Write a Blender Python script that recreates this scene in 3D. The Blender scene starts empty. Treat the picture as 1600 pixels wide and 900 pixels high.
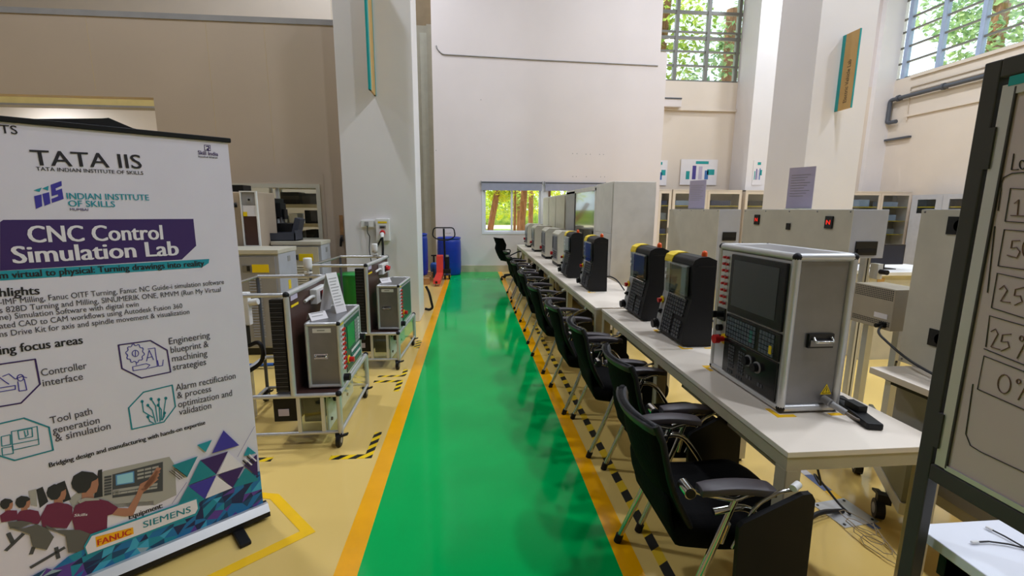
import bpy, math, random
from math import radians as rad, sin, cos, pi
from mathutils import Matrix, Vector, Euler
S = bpy.context.scene
COL = S.collection

# ------------------------------------------------------------------ camera, world, lights
FPX = 708.0
CAM = Vector((0.0, 0.0, 1.6))
_p, _y, _r = rad(9.88), rad(5.035), rad(0.33)
_f = Vector((sin(_y)*cos(_p), cos(_y)*cos(_p), -sin(_p)))
_rt = Vector((cos(_y), -sin(_y), 0)); _up = _rt.cross(_f)
CR = cos(_r)*_rt + sin(_r)*_up; CU = -sin(_r)*_rt + cos(_r)*_up; CF = _f
cd = bpy.data.cameras.new('camera'); cam = bpy.data.objects.new('camera', cd); COL.objects.link(cam)
cd.sensor_width = 36.0; cd.lens = FPX/1600*36.0; cd.clip_start = 0.05; cd.clip_end = 200
cam.matrix_world = Matrix(((CR.x, CU.x, -CF.x, CAM.x), (CR.y, CU.y, -CF.y, CAM.y), (CR.z, CU.z, -CF.z, CAM.z), (0, 0, 0, 1)))
S.camera = cam

EXPOSURE = 0.0
WORLD_STRENGTH = 2.2
SUN_STRENGTH = 7.0
LAMP_W = 150
PORTAL_SCALE = 1.0

W = bpy.data.worlds.new('sky'); S.world = W; W.use_nodes = True
bg = W.node_tree.nodes['Background']; bg.inputs['Strength'].default_value = WORLD_STRENGTH
bg.inputs['Color'].default_value = (0.86, 0.94, 1.0, 1)
S.view_settings.view_transform = 'Standard'; S.view_settings.look = 'None'
S.view_settings.exposure = EXPOSURE; S.view_settings.gamma = 1; S.view_settings.use_curve_mapping = False
cy = S.cycles
cy.use_denoising = True
try: cy.denoiser = 'OPENIMAGEDENOISE'
except Exception: pass
cy.max_bounces = 8; cy.diffuse_bounces = 5; cy.glossy_bounces = 4; cy.transmission_bounces = 6; cy.transparent_max_bounces = 24
cy.sample_clamp_indirect = 6.0; cy.caustics_reflective = False; cy.caustics_refractive = False

def light(name, kind, loc, rot, energy, size=None, size_y=None, color=(1, 1, 1), portal=False, shape=None):
    d = bpy.data.lights.new(name, kind); d.energy = energy; d.color = color
    if kind == 'AREA':
        d.shape = shape or ('RECTANGLE' if size_y else 'DISK'); d.size = size
        if size_y: d.size_y = size_y
        if portal: d.cycles.is_portal = True
    o = bpy.data.objects.new(name, d); o.location = loc; o.rotation_euler = rot; COL.objects.link(o); return o
sun = light('sun', 'SUN', (0, 0, 30), Vector((.45, -.15, -.88)).to_track_quat('-Z', 'Y').to_euler(), SUN_STRENGTH, color=(1, 0.96, 0.88)); sun.data.angle = rad(0.6)
# portals in the window openings (they only guide the sky light)
light('portal_right', 'AREA', (12.3, 4.0, 7.35), (0, rad(90), 0), 1, 4.2, 17.5, portal=True)
light('portal_far', 'AREA', (8.2, 13.15, 7.35), (rad(-90), 0, 0), 1, 6.6, 4.2, portal=True)
light('portal_back', 'AREA', (1.8, 11.75, 1.6), (rad(-90), 0, 0), 1, 3.2, 1.3, portal=True)

# ------------------------------------------------------------------ materials
def lin(h):
    if isinstance(h, str):
        h = h.lstrip('#'); c = [int(h[i:i+2], 16)/255 for i in (0, 2, 4)]
    else: c = [x/255 for x in h]
    return tuple(x/12.92 if x <= 0.04045 else ((x+0.055)/1.055)**2.4 for x in c)
_M = {}
def mat(name, c, rough=0.5, metal=0.0, var=0.06, scale=6.0, emit=0.0, spec=0.5, bump=0.0, coat=0.0, aniso=None):
    if name in _M: return _M[name]
    m = bpy.data.materials.new(name); m.use_nodes = True; nt = m.node_tree; b = nt.nodes['Principled BSDF']
    c = lin(c)
    b.inputs['Roughness'].default_value = rough; b.inputs['Metallic'].default_value = metal
    b.inputs['Specular IOR Level'].default_value = spec
    b.inputs['Coat Weight'].default_value = coat
    b.inputs['Base Color'].default_value = (*c, 1)
    if var > 0 or bump > 0:
        tc = nt.nodes.new('ShaderNodeTexCoord'); n = nt.nodes.new('ShaderNodeTexNoise')
        n.inputs['Scale'].default_value = scale; n.inputs['Detail'].default_value = 4
        if aniso:
            mp = nt.nodes.new('ShaderNodeMapping'); mp.inputs['Scale'].default_value = aniso
            nt.links.new(tc.outputs['Object'], mp.inputs['Vector']); nt.links.new(mp.outputs['Vector'], n.inputs['Vector'])
        else:
            nt.links.new(tc.outputs['Object'], n.inputs['Vector'])
        if var > 0:
            r = nt.nodes.new('ShaderNodeValToRGB')
            r.color_ramp.elements[0].position = 0.3; r.color_ramp.elements[1].position = 0.7
            r.color_ramp.elements[0].color = (*[x*(1-var) for x in c], 1); r.color_ramp.elements[1].color = (*[min(1, x*(1+var)) for x in c], 1)
            nt.links.new(n.outputs['Fac'], r.inputs['Fac']); nt.links.new(r.outputs['Color'], b.inputs['Base Color'])
        if bump > 0:
            bm = nt.nodes.new('ShaderNodeBump'); bm.inputs['Strength'].default_value = bump; bm.inputs['Distance'].default_value = 0.01
            nt.links.new(n.outputs['Fac'], bm.inputs['Height']); nt.links.new(bm.outputs['Normal'], b.inputs['Normal'])
    if emit > 0:
        b.inputs['Emission Color'].default_value = (*c, 1); b.inputs['Emission Strength'].default_value = emit
    _M[name] = m; return m
def glass(name, c=(0.9, 0.95, 0.95), refl=0.08, rough=0.02):
    m = bpy.data.materials.new(name); m.use_nodes = True; nt = m.node_tree
    for n in list(nt.nodes): nt.nodes.remove(n)
    o = nt.nodes.new('ShaderNodeOutputMaterial'); t = nt.nodes.new('ShaderNodeBsdfTransparent'); g = nt.nodes.new('ShaderNodeBsdfGlossy')
    g.inputs['Roughness'].default_value = rough; t.inputs['Color'].default_value = (*c, 1)
    lw = nt.nodes.new('ShaderNodeLayerWeight'); lw.inputs['Blend'].default_value = 0.5
    f = nt.nodes.new('ShaderNodeMath'); f.operation = 'POWER'; f.inputs[1].default_value = 5.0; nt.links.new(lw.outputs['Facing'], f.inputs[0])
    a = nt.nodes.new('ShaderNodeMath'); a.operation = 'MULTIPLY_ADD'; a.inputs[1].default_value = 0.85; a.inputs[2].default_value = refl*0.6; a.use_clamp = True
    x = nt.nodes.new('ShaderNodeMixShader')
    nt.links.new(f.outputs[0], a.inputs[0]); nt.links.new(a.outputs[0], x.inputs[0]); nt.links.new(t.outputs[0], x.inputs[1]); nt.links.new(g.outputs[0], x.inputs[2]); nt.links.new(x.outputs[0], o.inputs[0])
    return m
def stripes(name, c1, c2, freq, angle, rough=0.5):
    m = bpy.data.materials.new(name); m.use_nodes = True; nt = m.node_tree; b = nt.nodes['Principled BSDF']
    tc = nt.nodes.new('ShaderNodeTexCoord'); mp = nt.nodes.new('ShaderNodeMapping'); mp.inputs['Rotation'].default_value = (0, 0, angle)
    w = nt.nodes.new('ShaderNodeTexWave'); w.inputs['Scale'].default_value = freq; w.wave_profile = 'SAW'
    r = nt.nodes.new('ShaderNodeValToRGB'); r.color_ramp.interpolation = 'CONSTANT'
    r.color_ramp.elements[0].color = (*lin(c1), 1); r.color_ramp.elements[1].color = (*lin(c2), 1); r.color_ramp.elements[1].position = 0.5
    nt.links.new(tc.outputs['Object'], mp.inputs['Vector']); nt.links.new(mp.outputs['Vector'], w.inputs['Vector']); nt.links.new(w.outputs['Fac'], r.inputs['Fac']); nt.links.new(r.outputs['Color'], b.inputs['Base Color'])
    b.inputs['Roughness'].default_value = rough
    return m

M_white = mat('white_paint', (218, 209, 207), 0.6, var=0.02, scale=1.5)
M_white2 = mat('white_column_paint', (226, 222, 222), 0.6, var=0.02, scale=1.5)
M_cream = mat('cream_paint', (216, 204, 190), 0.6, var=0.02, scale=1.5)
M_beige = mat('beige_partition', (186, 169, 150), 0.5, var=0.03, scale=1.2)
M_tanwall = mat('tan_wall', (200, 180, 140), 0.7, var=0.03)
M_floor = mat('epoxy_floor', (228, 196, 116), 0.16, var=0.05, scale=0.9, spec=0.4)
M_green = mat('green_epoxy', (0, 174, 84), 0.09, var=0.08, scale=1.3, spec=0.12)
M_yellow = mat('yellow_line', (244, 172, 0), 0.2, var=0.05)
M_skirt = mat('beige_skirting', (190, 178, 150), 0.4)
M_ytape = mat('yellow_tape', (248, 196, 20), 0.4)
M_hazard = stripes('hazard_tape', (22, 22, 22), (245, 205, 10), 4.2, rad(45), 0.35)
M_black = mat('black_plastic', (25, 25, 27), 0.5, spec=.25)
M_black2 = mat('black_gloss_plastic', (20, 20, 22), 0.25)
M_fabric = mat('black_fabric', (10, 10, 11), 0.85, scale=60, bump=0.2, spec=.10)
M_mesh = mat('black_mesh_fabric', (9, 9, 10), 0.8, scale=90, bump=0.3, spec=.08)
M_rim = mat('charcoal_plastic', (58, 58, 62), 0.4)
M_armpad = mat('arm_pad', (66, 60, 64), 0.45)
M_chrome = mat('chrome', (205, 205, 205), 0.14, 1.0, var=0)
M_steel = mat('brushed_steel', (134, 134, 137), 0.38, 0.75, var=0.08, scale=8, aniso=(1, 30, 1))
M_alu = mat('aluminium_profile', (204, 205, 207), 0.32, 0.45, var=0.03)
M_tabletop = mat('table_top_laminate', (240, 229, 214), 0.35, var=0.02)
M_tframe = mat('table_frame_paint', (196, 186, 158), 0.45)
M_panelgrey = mat('grey_panel', (150, 148, 148), 0.5)
M_cabcream = mat('cabinet_cream', (194, 189, 172), 0.5)
M_cabgrey = mat('cabinet_side', (176, 178, 186), 0.5)
M_rack = mat('rack_grey', (212, 208, 202), 0.45)
M_dark = mat('dark_recess', (16, 17, 20), 0.4)
M_screen = mat('dark_screen', (62, 66, 70), 0.3, var=0.02)
M_keys = mat('grey_keys', (82, 92, 100), 0.5)
M_keysg = mat('green_keys', (60, 120, 110), 0.5)
M_key2 = mat('dark_keys', (70, 72, 76), 0.5)
M_red = mat('red_plastic', (200, 30, 30), 0.35)
M_orange = mat('orange_lens', (238, 92, 30), 0.3)
M_yel = mat('yellow_plastic', (240, 208, 20), 0.4)
M_paper = mat('paper', (226, 222, 224), 0.7, var=0.02)
M_lilac = mat('lilac_paper', (188, 178, 200), 0.7, var=0.02)
M_brown = mat('brown_phenolic_board', (74, 50, 44), 0.35, var=0.15, scale=5)
M_dgreen = mat('green_control_panel', (46, 78, 70), 0.35)
M_gscreen = mat('screen_green_reflection', (20, 122, 62), 0.2)  # green reflection painted into the screen colour
M_bluedrum = mat('blue_drum', (20, 52, 158), 0.38)
M_redjack = mat('red_enamel', (214, 58, 44), 0.35)
M_wood = mat('pallet_wood', (170, 128, 82), 0.7, var=0.2, scale=12)
M_teal = mat('teal_paint', (20, 150, 150), 0.4)
M_tan = mat('tan_board', (196, 158, 96), 0.5)
M_ink = mat('black_ink', (26, 26, 28), 0.6, var=0)
M_whitep = mat('white_plastic', (228, 228, 226), 0.4)
M_greyp = mat('grey_plastic', (150, 150, 150), 0.4)
M_pvc = mat('white_pvc', (224, 226, 232), 0.35, var=0.01)
M_frame = mat('grey_window_frame', (110, 110, 104), 0.4)
M_frame2 = mat('blueish_frame', (160, 176, 205), 0.4)
M_blind = mat('grey_blind', (150, 152, 168), 0.7)
M_pipe = mat('grey_pipe', (78, 82, 90), 0.4)
M_glass = glass('window_glass')
M_cglass = glass('cabinet_glass', (0.86, 0.9, 0.92), 0.14)
M_clear = glass('clear_acrylic', (0.88, 0.94, 0.9), 0.08)
M_smoke = glass('smoked_cover', (0.42, 0.42, 0.42), 0.10, 0.06)
M_lamp = mat('lamp_lens', (255, 250, 240), 0.5, emit=4.0, var=0)
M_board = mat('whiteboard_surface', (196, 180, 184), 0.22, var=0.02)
M_bframe = mat('dark_steel_frame', (70, 68, 68), 0.45, spec=.25)
M_green_bin = mat('green_bin', (14, 140, 50), 0.45)
M_bluebox = mat('blue_plastic', (40, 90, 170), 0.45)
M_card = mat('cardboard', (176, 130, 82), 0.8)
M_cable = mat('black_cable', (24, 24, 26), 0.5)
M_gcable = mat('grey_cable', (120, 110, 100), 0.5)
M_bark = mat('bark', (150, 106, 76), 0.9, var=0.35, scale=4, aniso=(6, 6, 1))
M_bark2 = mat('dark_bark', (74, 44, 34), 0.9, var=0.3, scale=4, aniso=(6, 6, 1))
M_ground = mat('sunlit_ground', (222, 200, 172), 0.95, var=0.15)

# ------------------------------------------------------------------ mesh builder
def fillet(pts, r, n=5, closed=False):
    P = [Vector(p) for p in pts]; out = []; N = len(P)
    for i in range(N):
        if not closed and i in (0, N-1): out.append(P[i]); continue
        a, b, c = P[i-1], P[i], P[(i+1) % N]
        d1, d2 = (a-b), (c-b); k = min(r, d1.length*0.48, d2.length*0.48)
        p1, p2 = b+d1.normalized()*k, b+d2.normalized()*k
        for j in range(n+1):
            t = j/n; out.append((1-t)**2*p1+2*t*(1-t)*b+t*t*p2)
    return out
class MB:
    def __init__(s): s.v = []; s.f = []; s.m = []; s.sm = []; s.mats = []; s.T = None
    def mi(s, m):
        if m not in s.mats: s.mats.append(m)
        return s.mats.index(m)
    def add(s, vs, fs, m, smooth=False):
        o = len(s.v); k = s.mi(m)
        s.v += [tuple(s.T @ Vector(p)) if s.T else tuple(p) for p in vs]
        for f in fs: s.f.append([o+i for i in f]); s.m.append(k); s.sm.append(smooth)
        return s
    def box(s, x0, y0, z0, x1, y1, z1, m):
        vs = [(x, y, z) for x in (x0, x1) for y in (y0, y1) for z in (z0, z1)]
        return s.add(vs, [(0, 1, 3, 2), (4, 6, 7, 5), (0, 4, 5, 1), (2, 3, 7, 6), (0, 2, 6, 4), (1, 5, 7, 3)], m)
    def cbox(s, c, d, m, rot=None):
        T = Matrix.Translation(c) @ (Euler(rot).to_matrix().to_4x4() if rot else Matrix.Identity(4))
        old = s.T; s.T = (old @ T) if old else T
        s.box(-d[0]/2, -d[1]/2, -d[2]/2, d[0]/2, d[1]/2, d[2]/2, m); s.T = old; return s
    def cyl(s, p0, p1, r, m, r1=None, n=14, cap=True):
        p0, p1 = Vector(p0), Vector(p1); r1 = r if r1 is None else r1
        d = (p1-p0).normalized(); a = d.orthogonal().normalized(); b = d.cross(a)
        ring = lambda p, q: [p+(a*cos(2*pi*i/n)+b*sin(2*pi*i/n))*q for i in range(n)]
        s.add(ring(p0, r)+ring(p1, r1), [(i, (i+1) % n, n+(i+1) % n, n+i) for i in range(n)], m, True)
        if cap: s.add(ring(p0, r), [tuple(range(n))[::-1]], m); s.add(ring(p1, r1), [tuple(range(n))], m)
        return s
    def tube(s, pts, r, m, n=8, closed=False, cap=True, ry=None):
        P = [Vector(p) for p in pts]; N = len(P); vs = []
        T = []
        for i in range(N):
            a = P[i-1] if (i > 0 or closed) else P[i]; c = P[(i+1) % N] if (i < N-1 or closed) else P[i]
            T.append((c-a).normalized())
        nrm = T[0].orthogonal().normalized()
        for i in range(N):
            nrm = (nrm-T[i]*nrm.dot(T[i]))
            if nrm.length < 1e-6: nrm = T[i].orthogonal()
            nrm.normalize(); b = T[i].cross(nrm)
            vs += [P[i]+(nrm*cos(2*pi*k/n)+b*sin(2*pi*k/n))*r for k in range(n)]
        L = N if closed else N-1
        fs = [(i*n+k, i*n+(k+1) % n, ((i+1) % N)*n+(k+1) % n, ((i+1) % N)*n+k) for i in range(L) for k in range(n)]
        s.add(vs, fs, m, True)
        if cap and not closed: s.add(vs[:n], [tuple(range(n))[::-1]], m); s.add(vs[-n:], [tuple(range(n))], m)
        return s
    def prism(s, poly, ax, a, b, m, smooth=False):
        put = {'x': lambda u, v, t: (t, u, v), 'y': lambda u, v, t: (u, t, v), 'z': lambda u, v, t: (u, v, t)}[ax]
        n = len(poly); vs = [put(u, v, a) for u, v in poly]+[put(u, v, b) for u, v in poly]
        s.add(vs, [tuple(range(n))[::-1], tuple(range(n, 2*n))], m)
        s.add(vs, [(i, (i+1) % n, n+(i+1) % n, n+i) for i in range(n)], m, smooth); return s
    def lathe(s, prof, c, m, n=28):
        c = Vector(c); vs = []; k = len(prof)
        for i in range(n):
            a = 2*pi*i/n
            vs += [c+Vector((r*cos(a), r*sin(a), z)) for r, z in prof]
        s.add(vs, [(i*k+j, ((i+1) % n)*k+j, ((i+1) % n)*k+j+1, i*k+j+1) for i in range(n) for j in range(k-1)], m, True); return s
    def grid(s, rows, m, smooth=True, thick=None):
        R, C = len(rows), len(rows[0]); vs = [p for r in rows for p in r]
        s.add(vs, [(i*C+j, i*C+j+1, (i+1)*C+j+1, (i+1)*C+j) for i in range(R-1) for j in range(C-1)], m, smooth); return s
    def solid(s, rows_a, rows_b, m):
        R, C = len(rows_a), len(rows_a[0]); o = R*C
        vs = [p for r in rows_a for p in r]+[p for r in rows_b for p in r]
        fs = [(i*C+j, i*C+j+1, (i+1)*C+j+1, (i+1)*C+j) for i in range(R-1) for j in range(C-1)]
        fs += [(o+i*C+j, o+(i+1)*C+j, o+(i+1)*C+j+1, o+i*C+j+1) for i in range(R-1) for j in range(C-1)]
        for j in range(C-1): fs += [(j, o+j, o+j+1, j+1), ((R-1)*C+j, (R-1)*C+j+1, o+(R-1)*C+j+1, o+(R-1)*C+j)]
        for i in range(R-1): fs += [(i*C, (i+1)*C, o+(i+1)*C, o+i*C), (i*C+C-1, o+i*C+C-1, o+(i+1)*C+C-1, (i+1)*C+C-1)]
        s.add(vs, fs, m, True); return s
    def sphere(s, c, r, m, n=10, sc=(1, 1, 1)):
        prof = [(max(1e-4, r*cos(-pi/2+pi*i/n)), r*sin(-pi/2+pi*i/n)) for i in range(n+1)]
        old = s.T; T = Matrix.Translation(c) @ Matrix.Diagonal((*sc, 1)); s.T = old @ T if old else T
        s.lathe(prof, (0, 0, 0), m, n*2); s.T = old; return s
    def build(s, name, parent=None, bevel=0.0, seg=2, loc=None, rotz=None, subsurf=0):
        me = bpy.data.meshes.new(name); me.from_pydata(s.v, [], s.f); me.update()
        for m in s.mats: me.materials.append(m)
        me.polygons.foreach_set('material_index', s.m); me.polygons.foreach_set('use_smooth', s.sm)
        o = bpy.data.objects.new(name, me); COL.objects.link(o)
        if parent: o.parent = parent
        if loc: o.location = loc
        if rotz: o.rotation_euler = (0, 0, rotz)
        if bevel:
            b = o.modifiers.new('bevel', 'BEVEL'); b.width = bevel; b.segments = seg; b.limit_method = 'ANGLE'; b.angle_limit = rad(40)
        if subsurf:
            u = o.modifiers.new('sub', 'SUBSURF'); u.levels = subsurf; u.render_levels = subsurf
        return o
def tag(o, label, cat, group=None, kind=None):
    o['label'] = label
    if cat: o['category'] = cat
    if group: o['group'] = group
    if kind: o['kind'] = kind
    return o
def thing(name, label, cat, loc=(0, 0, 0), rotz=0, group=None):
    o = bpy.data.objects.new(name, None); o.empty_display_size = 0.1; COL.objects.link(o)
    o.location = loc; o.rotation_euler = (0, 0, rotz); return tag(o, label, cat, group)
def struct(o, label=None):
    o['kind'] = 'structure'
    if label: o['label'] = label
    return o
def kids(o): return [c for c in bpy.data.objects if c.parent == o]
def dup(o, loc, rotz, label, group=None):
    r = o.copy(); COL.objects.link(r); r.location = loc; r.rotation_euler = (0, 0, rotz); r['label'] = label
    if group: r['group'] = group
    for c in kids(o):
        k = c.copy(); COL.objects.link(k); k.parent = r
        for g in kids(c):
            q = g.copy(); COL.objects.link(q); q.parent = k
    return r
# flat lettering -----------------------------------------------------------------
_TC = {}
def text_geo(t, bold=0.0, shear=0.0):
    key = (t, bold, shear)
    if key in _TC: return _TC[key]
    c = bpy.data.curves.new('lettering', 'FONT'); c.body = t; c.size = 1; c.offset = bold; c.shear = shear; c.resolution_u = 3; c.fill_mode = 'FRONT'
    o = bpy.data.objects.new('lettering', c); COL.objects.link(o)
    dg = bpy.context.evaluated_depsgraph_get(); me = bpy.data.meshes.new_from_object(o.evaluated_get(dg))
    vs = [tuple(v.co) for v in me.vertices]; fs = [tuple(p.vertices) for p in me.polygons]
    bpy.data.objects.remove(o); bpy.data.curves.remove(c); bpy.data.meshes.remove(me)
    _TC[key] = (vs, fs); return vs, fs
def put_text(mb, t, org, ux, uy, width, height, m, bold=0.0, shear=0.0, align='l'):
    """lettering with its baseline at org, running along ux for width, cap height along uy"""
    b_ = bold; bold = 0.0
    vs, fs = text_geo(t, bold, shear)
    if not vs: return
    x0 = min(v[0] for v in vs); x1 = max(v[0] for v in vs)
    capv, _ = text_geo('H', bold, shear); ch = max(v[1] for v in capv)
    org, ux, uy = Vector(org), Vector(ux), Vector(uy)
    sx = width/(x1-x0) if width else height/ch; sy = height/ch
    off = 0 if align == 'l' else -(x1-x0)*sx/2
    nrm = ux.cross(uy)
    steps = (0,) if not b_ else (-1, 0, 1)                  # heavier strokes: the same letters laid side by side
    for i, k in enumerate(steps):
        pts = [org+ux*((v[0]-x0)*sx+off+k*b_*sx)+uy*(v[1]*sy)+nrm*(i*.0001) for v in vs]
        mb.add(pts, fs, m)
def eye(px, py):
    return CR*((px-800)/FPX)+CU*((450-py)/FPX)+CF

# ------------------------------------------------------------------ the setting
ZT = 9.5
b = MB(); b.box(-12, -6, -0.1, 12.5, 13.4, 0, M_floor); struct(b.build('floor'), 'glossy cream-yellow epoxy floor')
b = MB(); b.box(-0.52, -4, 0, 0.652, 11.58, 0.002, M_green); struct(b.build('trim_1'), 'green painted walkway down the aisle')
b = MB(); b.box(-0.625, -4, 0, -0.52, 11.0, 0.0024, M_yellow); struct(b.build('trim_2'), 'yellow line along the left side of the green walkway')
b = MB(); b.box(0.652, -4, 0, 0.752, 11.58, 0.0024, M_yellow); struct(b.build('trim_3'), 'yellow line along the right side of the green walkway')
b = MB(); b.box(-12, -6, ZT, 12.5, 13.4, ZT+0.15, mat('dark_ceiling', (120, 118, 114), .8)); struct(b.build('ceiling'))
# back wall with its window opening
WX0, WX1, WZ0, WZ1 = 0.25, 3.40, 0.97, 2.25
b = MB()
b.box(-0.91, 11.6, 0, WX0, 11.85, 5.42, M_white); b.box(WX1, 11.6, 0, 4.83, 11.85, 5.42, M_white)
b.box(WX0, 11.6, 0, WX1, 11.85, WZ0, M_white); b.box(WX0, 11.6, WZ1, WX1, 11.85, 5.42, M_white)
b.box(-0.91, 11.6, 5.42, 4.64, 11.85, ZT, M_white); b.box(4.64, 11.72, 5.42, 4.7, 13.2, ZT, M_white); b.box(4.7, 11.85, 0, 4.83, 13.2, 5.42, M_white)
for x, z in ((2.53, 2.98), (2.64, 2.98), (2.87, 2.97), (2.98, 2.97), (3.22, 2.97), (3.32, 2.97), (2.55, 2.42), (2.64, 2.42), (2.9, 2.42), (3.27, 2.42), (3.37, 2.42), (-0.86, 3.0), (0.24, 4.2)):
    b.cyl((x, 11.6, z), (x, 11.598, z), 0.012, M_panelgrey, n=8)
struct(b.build('wall_back'), 'white back wall with a low window')
b = MB(); b.box(-0.30, 11.585, 0, 4.83, 11.6, 0.17, M_skirt); struct(b.build('baseboard_back'), 'beige skirting along the back wall')
# window in the back wall
b = MB()
def wframe(b, x0, x1, z0, z1, w, y0, y1, m):
    b.box(x0, y0, z0, x0+w, y1, z1, m); b.box(x1-w, y0, z0, x1, y1, z1, m); b.box(x0+w, y0, z0, x1-w, y1, z0+w, m); b.box(x0+w, y0, z1-w, x1-w, y1, z1, m)
wframe(b, WX0, 1.80, WZ0, WZ1, 0.06, 11.59, 11.70, M_pvc); wframe(b, 1.84, WX1, WZ0, WZ1, 0.06, 11.59, 11.70, M_pvc); b.box(1.80, 11.59, WZ0, 1.84, 11.7, WZ1, M_pvc)
wframe(b, 0.31, 1.03, 1.03, WZ1-.06, 0.035, 11.64, 11.67, M_pvc); wframe(b, 0.98, 1.74, 1.01, WZ1-.06, 0.05, 11.61, 11.64, M_pvc)
wframe(b, 1.9, 2.65, 1.03, WZ1-.06, 0.04, 11.64, 11.67, M_pvc); wframe(b, 2.6, 3.34, 1.03, WZ1-.06, 0.05, 11.61, 11.64, M_pvc)
w1 = struct(b.build('window_1'), 'white sliding window low in the back wall')
b = MB(); b.box(0.33, 11.655, 1.05, 1.0, 11.659, 2.17, M_glass); b.box(1.02, 11.623, 1.05, 1.7, 11.627, 2.17, M_glass); b.box(1.93, 11.655, 1.05, 2.62, 11.659, 2.17, M_glass); b.box(2.65, 11.623, 1.05, 3.3, 11.627, 2.17, M_glass)
b.build('pane', w1)
# roller blinds
for nm, x0, x1, lab in (('roller_blind', 0.22, 1.78, 'grey roller blind raised above the back window panes facing the aisle'), ('roller_blind', 1.82, 3.4, 'grey roller blind raised over the window half behind the pale lockers')):
    t = thing(nm, lab, 'blind', ((x0+x1)/2, 11.55, 2.07), 0, 'roller blinds on the back window'); w = (x1-x0)/2
    c = MB(); c.box(-w+.02, -0.006, 0, w-.02, 0.006, 0.17, M_blind); c.build('blind_fabric', t)
    c = MB(); c.cyl((-w+.02, 0, 0.185), (w-.02, 0, 0.185), 0.017, M_pipe); c.build('roller', t)
    for q in (-w, w-.02): c = MB(); c.box(q, -0.02, 0.14, q+.02, 0.05, 0.215, M_greyp); c.build('bracket', t)
    c = MB(); c.box(-w+.02, -0.009, -0.012, w-.02, 0.009, 0.004, M_blind); c.build('bottom_bar', t)
# left part of the end wall: beige lower section, brown above
b = MB(); M_rec = mat('olive_beige_paint', (152, 146, 128), .6); b.box(-12, 12.0, 0, -0.91, 12.2, 5.95, M_rec); b.box(-12, 12.0, 5.95, -0.91, 12.2, ZT, mat('brown_wall_paint', (126, 108, 80), .7)); b.box(-1.05, 11.9, 0, -0.91, 12.0, 5.95, M_rec)
b.box(-1.22, 11.97, 0, -1.05, 12.0, 5.78, mat('pale_olive_door', (166, 162, 146), .5))
struct(b.build('wall_back_left'), 'beige recessed wall beside the white back wall')
b = MB(); b.box(-12.2, -6.2, 0, -12, 13.2, ZT, mat('dim_wall_paint', (128, 122, 112), .8)); struct(b.build('wall_left'))
b = MB(); b.box(-12.2, -6.2, 0, 12.4, -6, ZT, _M['dim_wall_paint']); struct(b.build('wall_front'))
# beige partition with doorway and window
PY0, PY1, PZ = 6.75, 6.9, 4.05
b = MB()
b.box(-12, PY0, 3.03, -4.2, PY1, PZ, M_beige); b.box(-4.2, PY0, 0, -3.7, PY1, PZ, M_beige); b.box(-3.7, PY0, 1.88, -2.19, PY1, PZ, M_beige)
b.box(-3.7, PY0, 0, -2.19, PY1, 1.16, M_beige); b.box(-2.19, PY0, 0, -1.73, PY1, PZ, M_beige); b.box(-12, PY0-.01, PZ-.05, -1.73, PY1+.01, PZ+.02, M_panelgrey)
for x in (-3.45, -2.72, -4.9): b.box(x, PY0-.002, 2.2 if x > -4 else 3.1, x+.004, PY0, PZ-.06, M_tanwall)
struct(b.build('wall_partition'), 'tall beige partition left of the white column')
b = MB(); wframe(b, -3.7, -2.13, 1.12, 1.93, 0.055, PY0-.02, PY0+.03, M_cabcream); b.box(-2.74, PY0, 1.16, -2.7, PY0+.03, 1.88, M_alu)
w = struct(b.build('window_4'), 'interior window in the beige partition')
b = MB(); b.box(-3.65, PY0+.01, 1.17, -2.19, PY0+.014, 1.88, M_glass); b.build('pane', w)
b = MB(); b.box(-12, 8.6, 3.28, -3.2, 8.8, 3.7, mat('warm_lit_beam', (224, 206, 140), .6)); b.box(-12, 8.58, 3.25, -3.2, 8.8, 3.28, M_panelgrey); struct(b.build('beam'), 'cream beam across the room behind the doorway')  # the beam's yellow is the room's warm light put into its colour
b = MB(); b.box(-11.9, 10.6, 0, -2.9, 10.8, ZT, M_cream); struct(b.build('wall_inner'), 'cream wall of the room behind the partition')
# door at the end of the partition, with its handle
d = MB(); d.box(-2.06, PY0-.03, 0, -1.75, PY0, 2.1, M_beige); d = struct(d.build('door_1'), 'beige door tucked against the white column')
c = MB(); c.box(-1.885, PY0-.036, 1.2, -1.835, PY0-.03, 1.5, M_wood); c.box(-1.88, PY0-.05, 1.13, -1.84, PY0-.03, 1.22, M_steel)
c.tube(fillet([(-1.86, PY0-.03, 1.18), (-1.86, PY0-.09, 1.18), (-1.87, PY0-.09, 1.06)], 0.03), 0.016, M_black); c.build('door_handle', d)
# columns
b = MB(); b.box(-1.738, 6.42, 0, -0.758, 7.03, ZT, M_white2); struct(b.build('column', bevel=0.008), 'white square column beside the aisle')
b = MB(); b.box(4.83, 6.42, 0, 5.68, 7.30, ZT, M_white2); struct(b.build('column', bevel=0.008), 'white column behind the cream panel boxes')
b = MB(); b.box(7.52, 12.2, 0, 8.25, 13.05, ZT, M_white2); struct(b.build('pillar'), 'white pillar between the tall far windows')
b = MB(); b.box(11.6, 12.86, 0, 12.2, 13.05, ZT, M_white2); struct(b.build('pillar'), 'white slab added for the window-lit corner of the far wall')  # white slab added to stand for the window-lit end of the far wall
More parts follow.
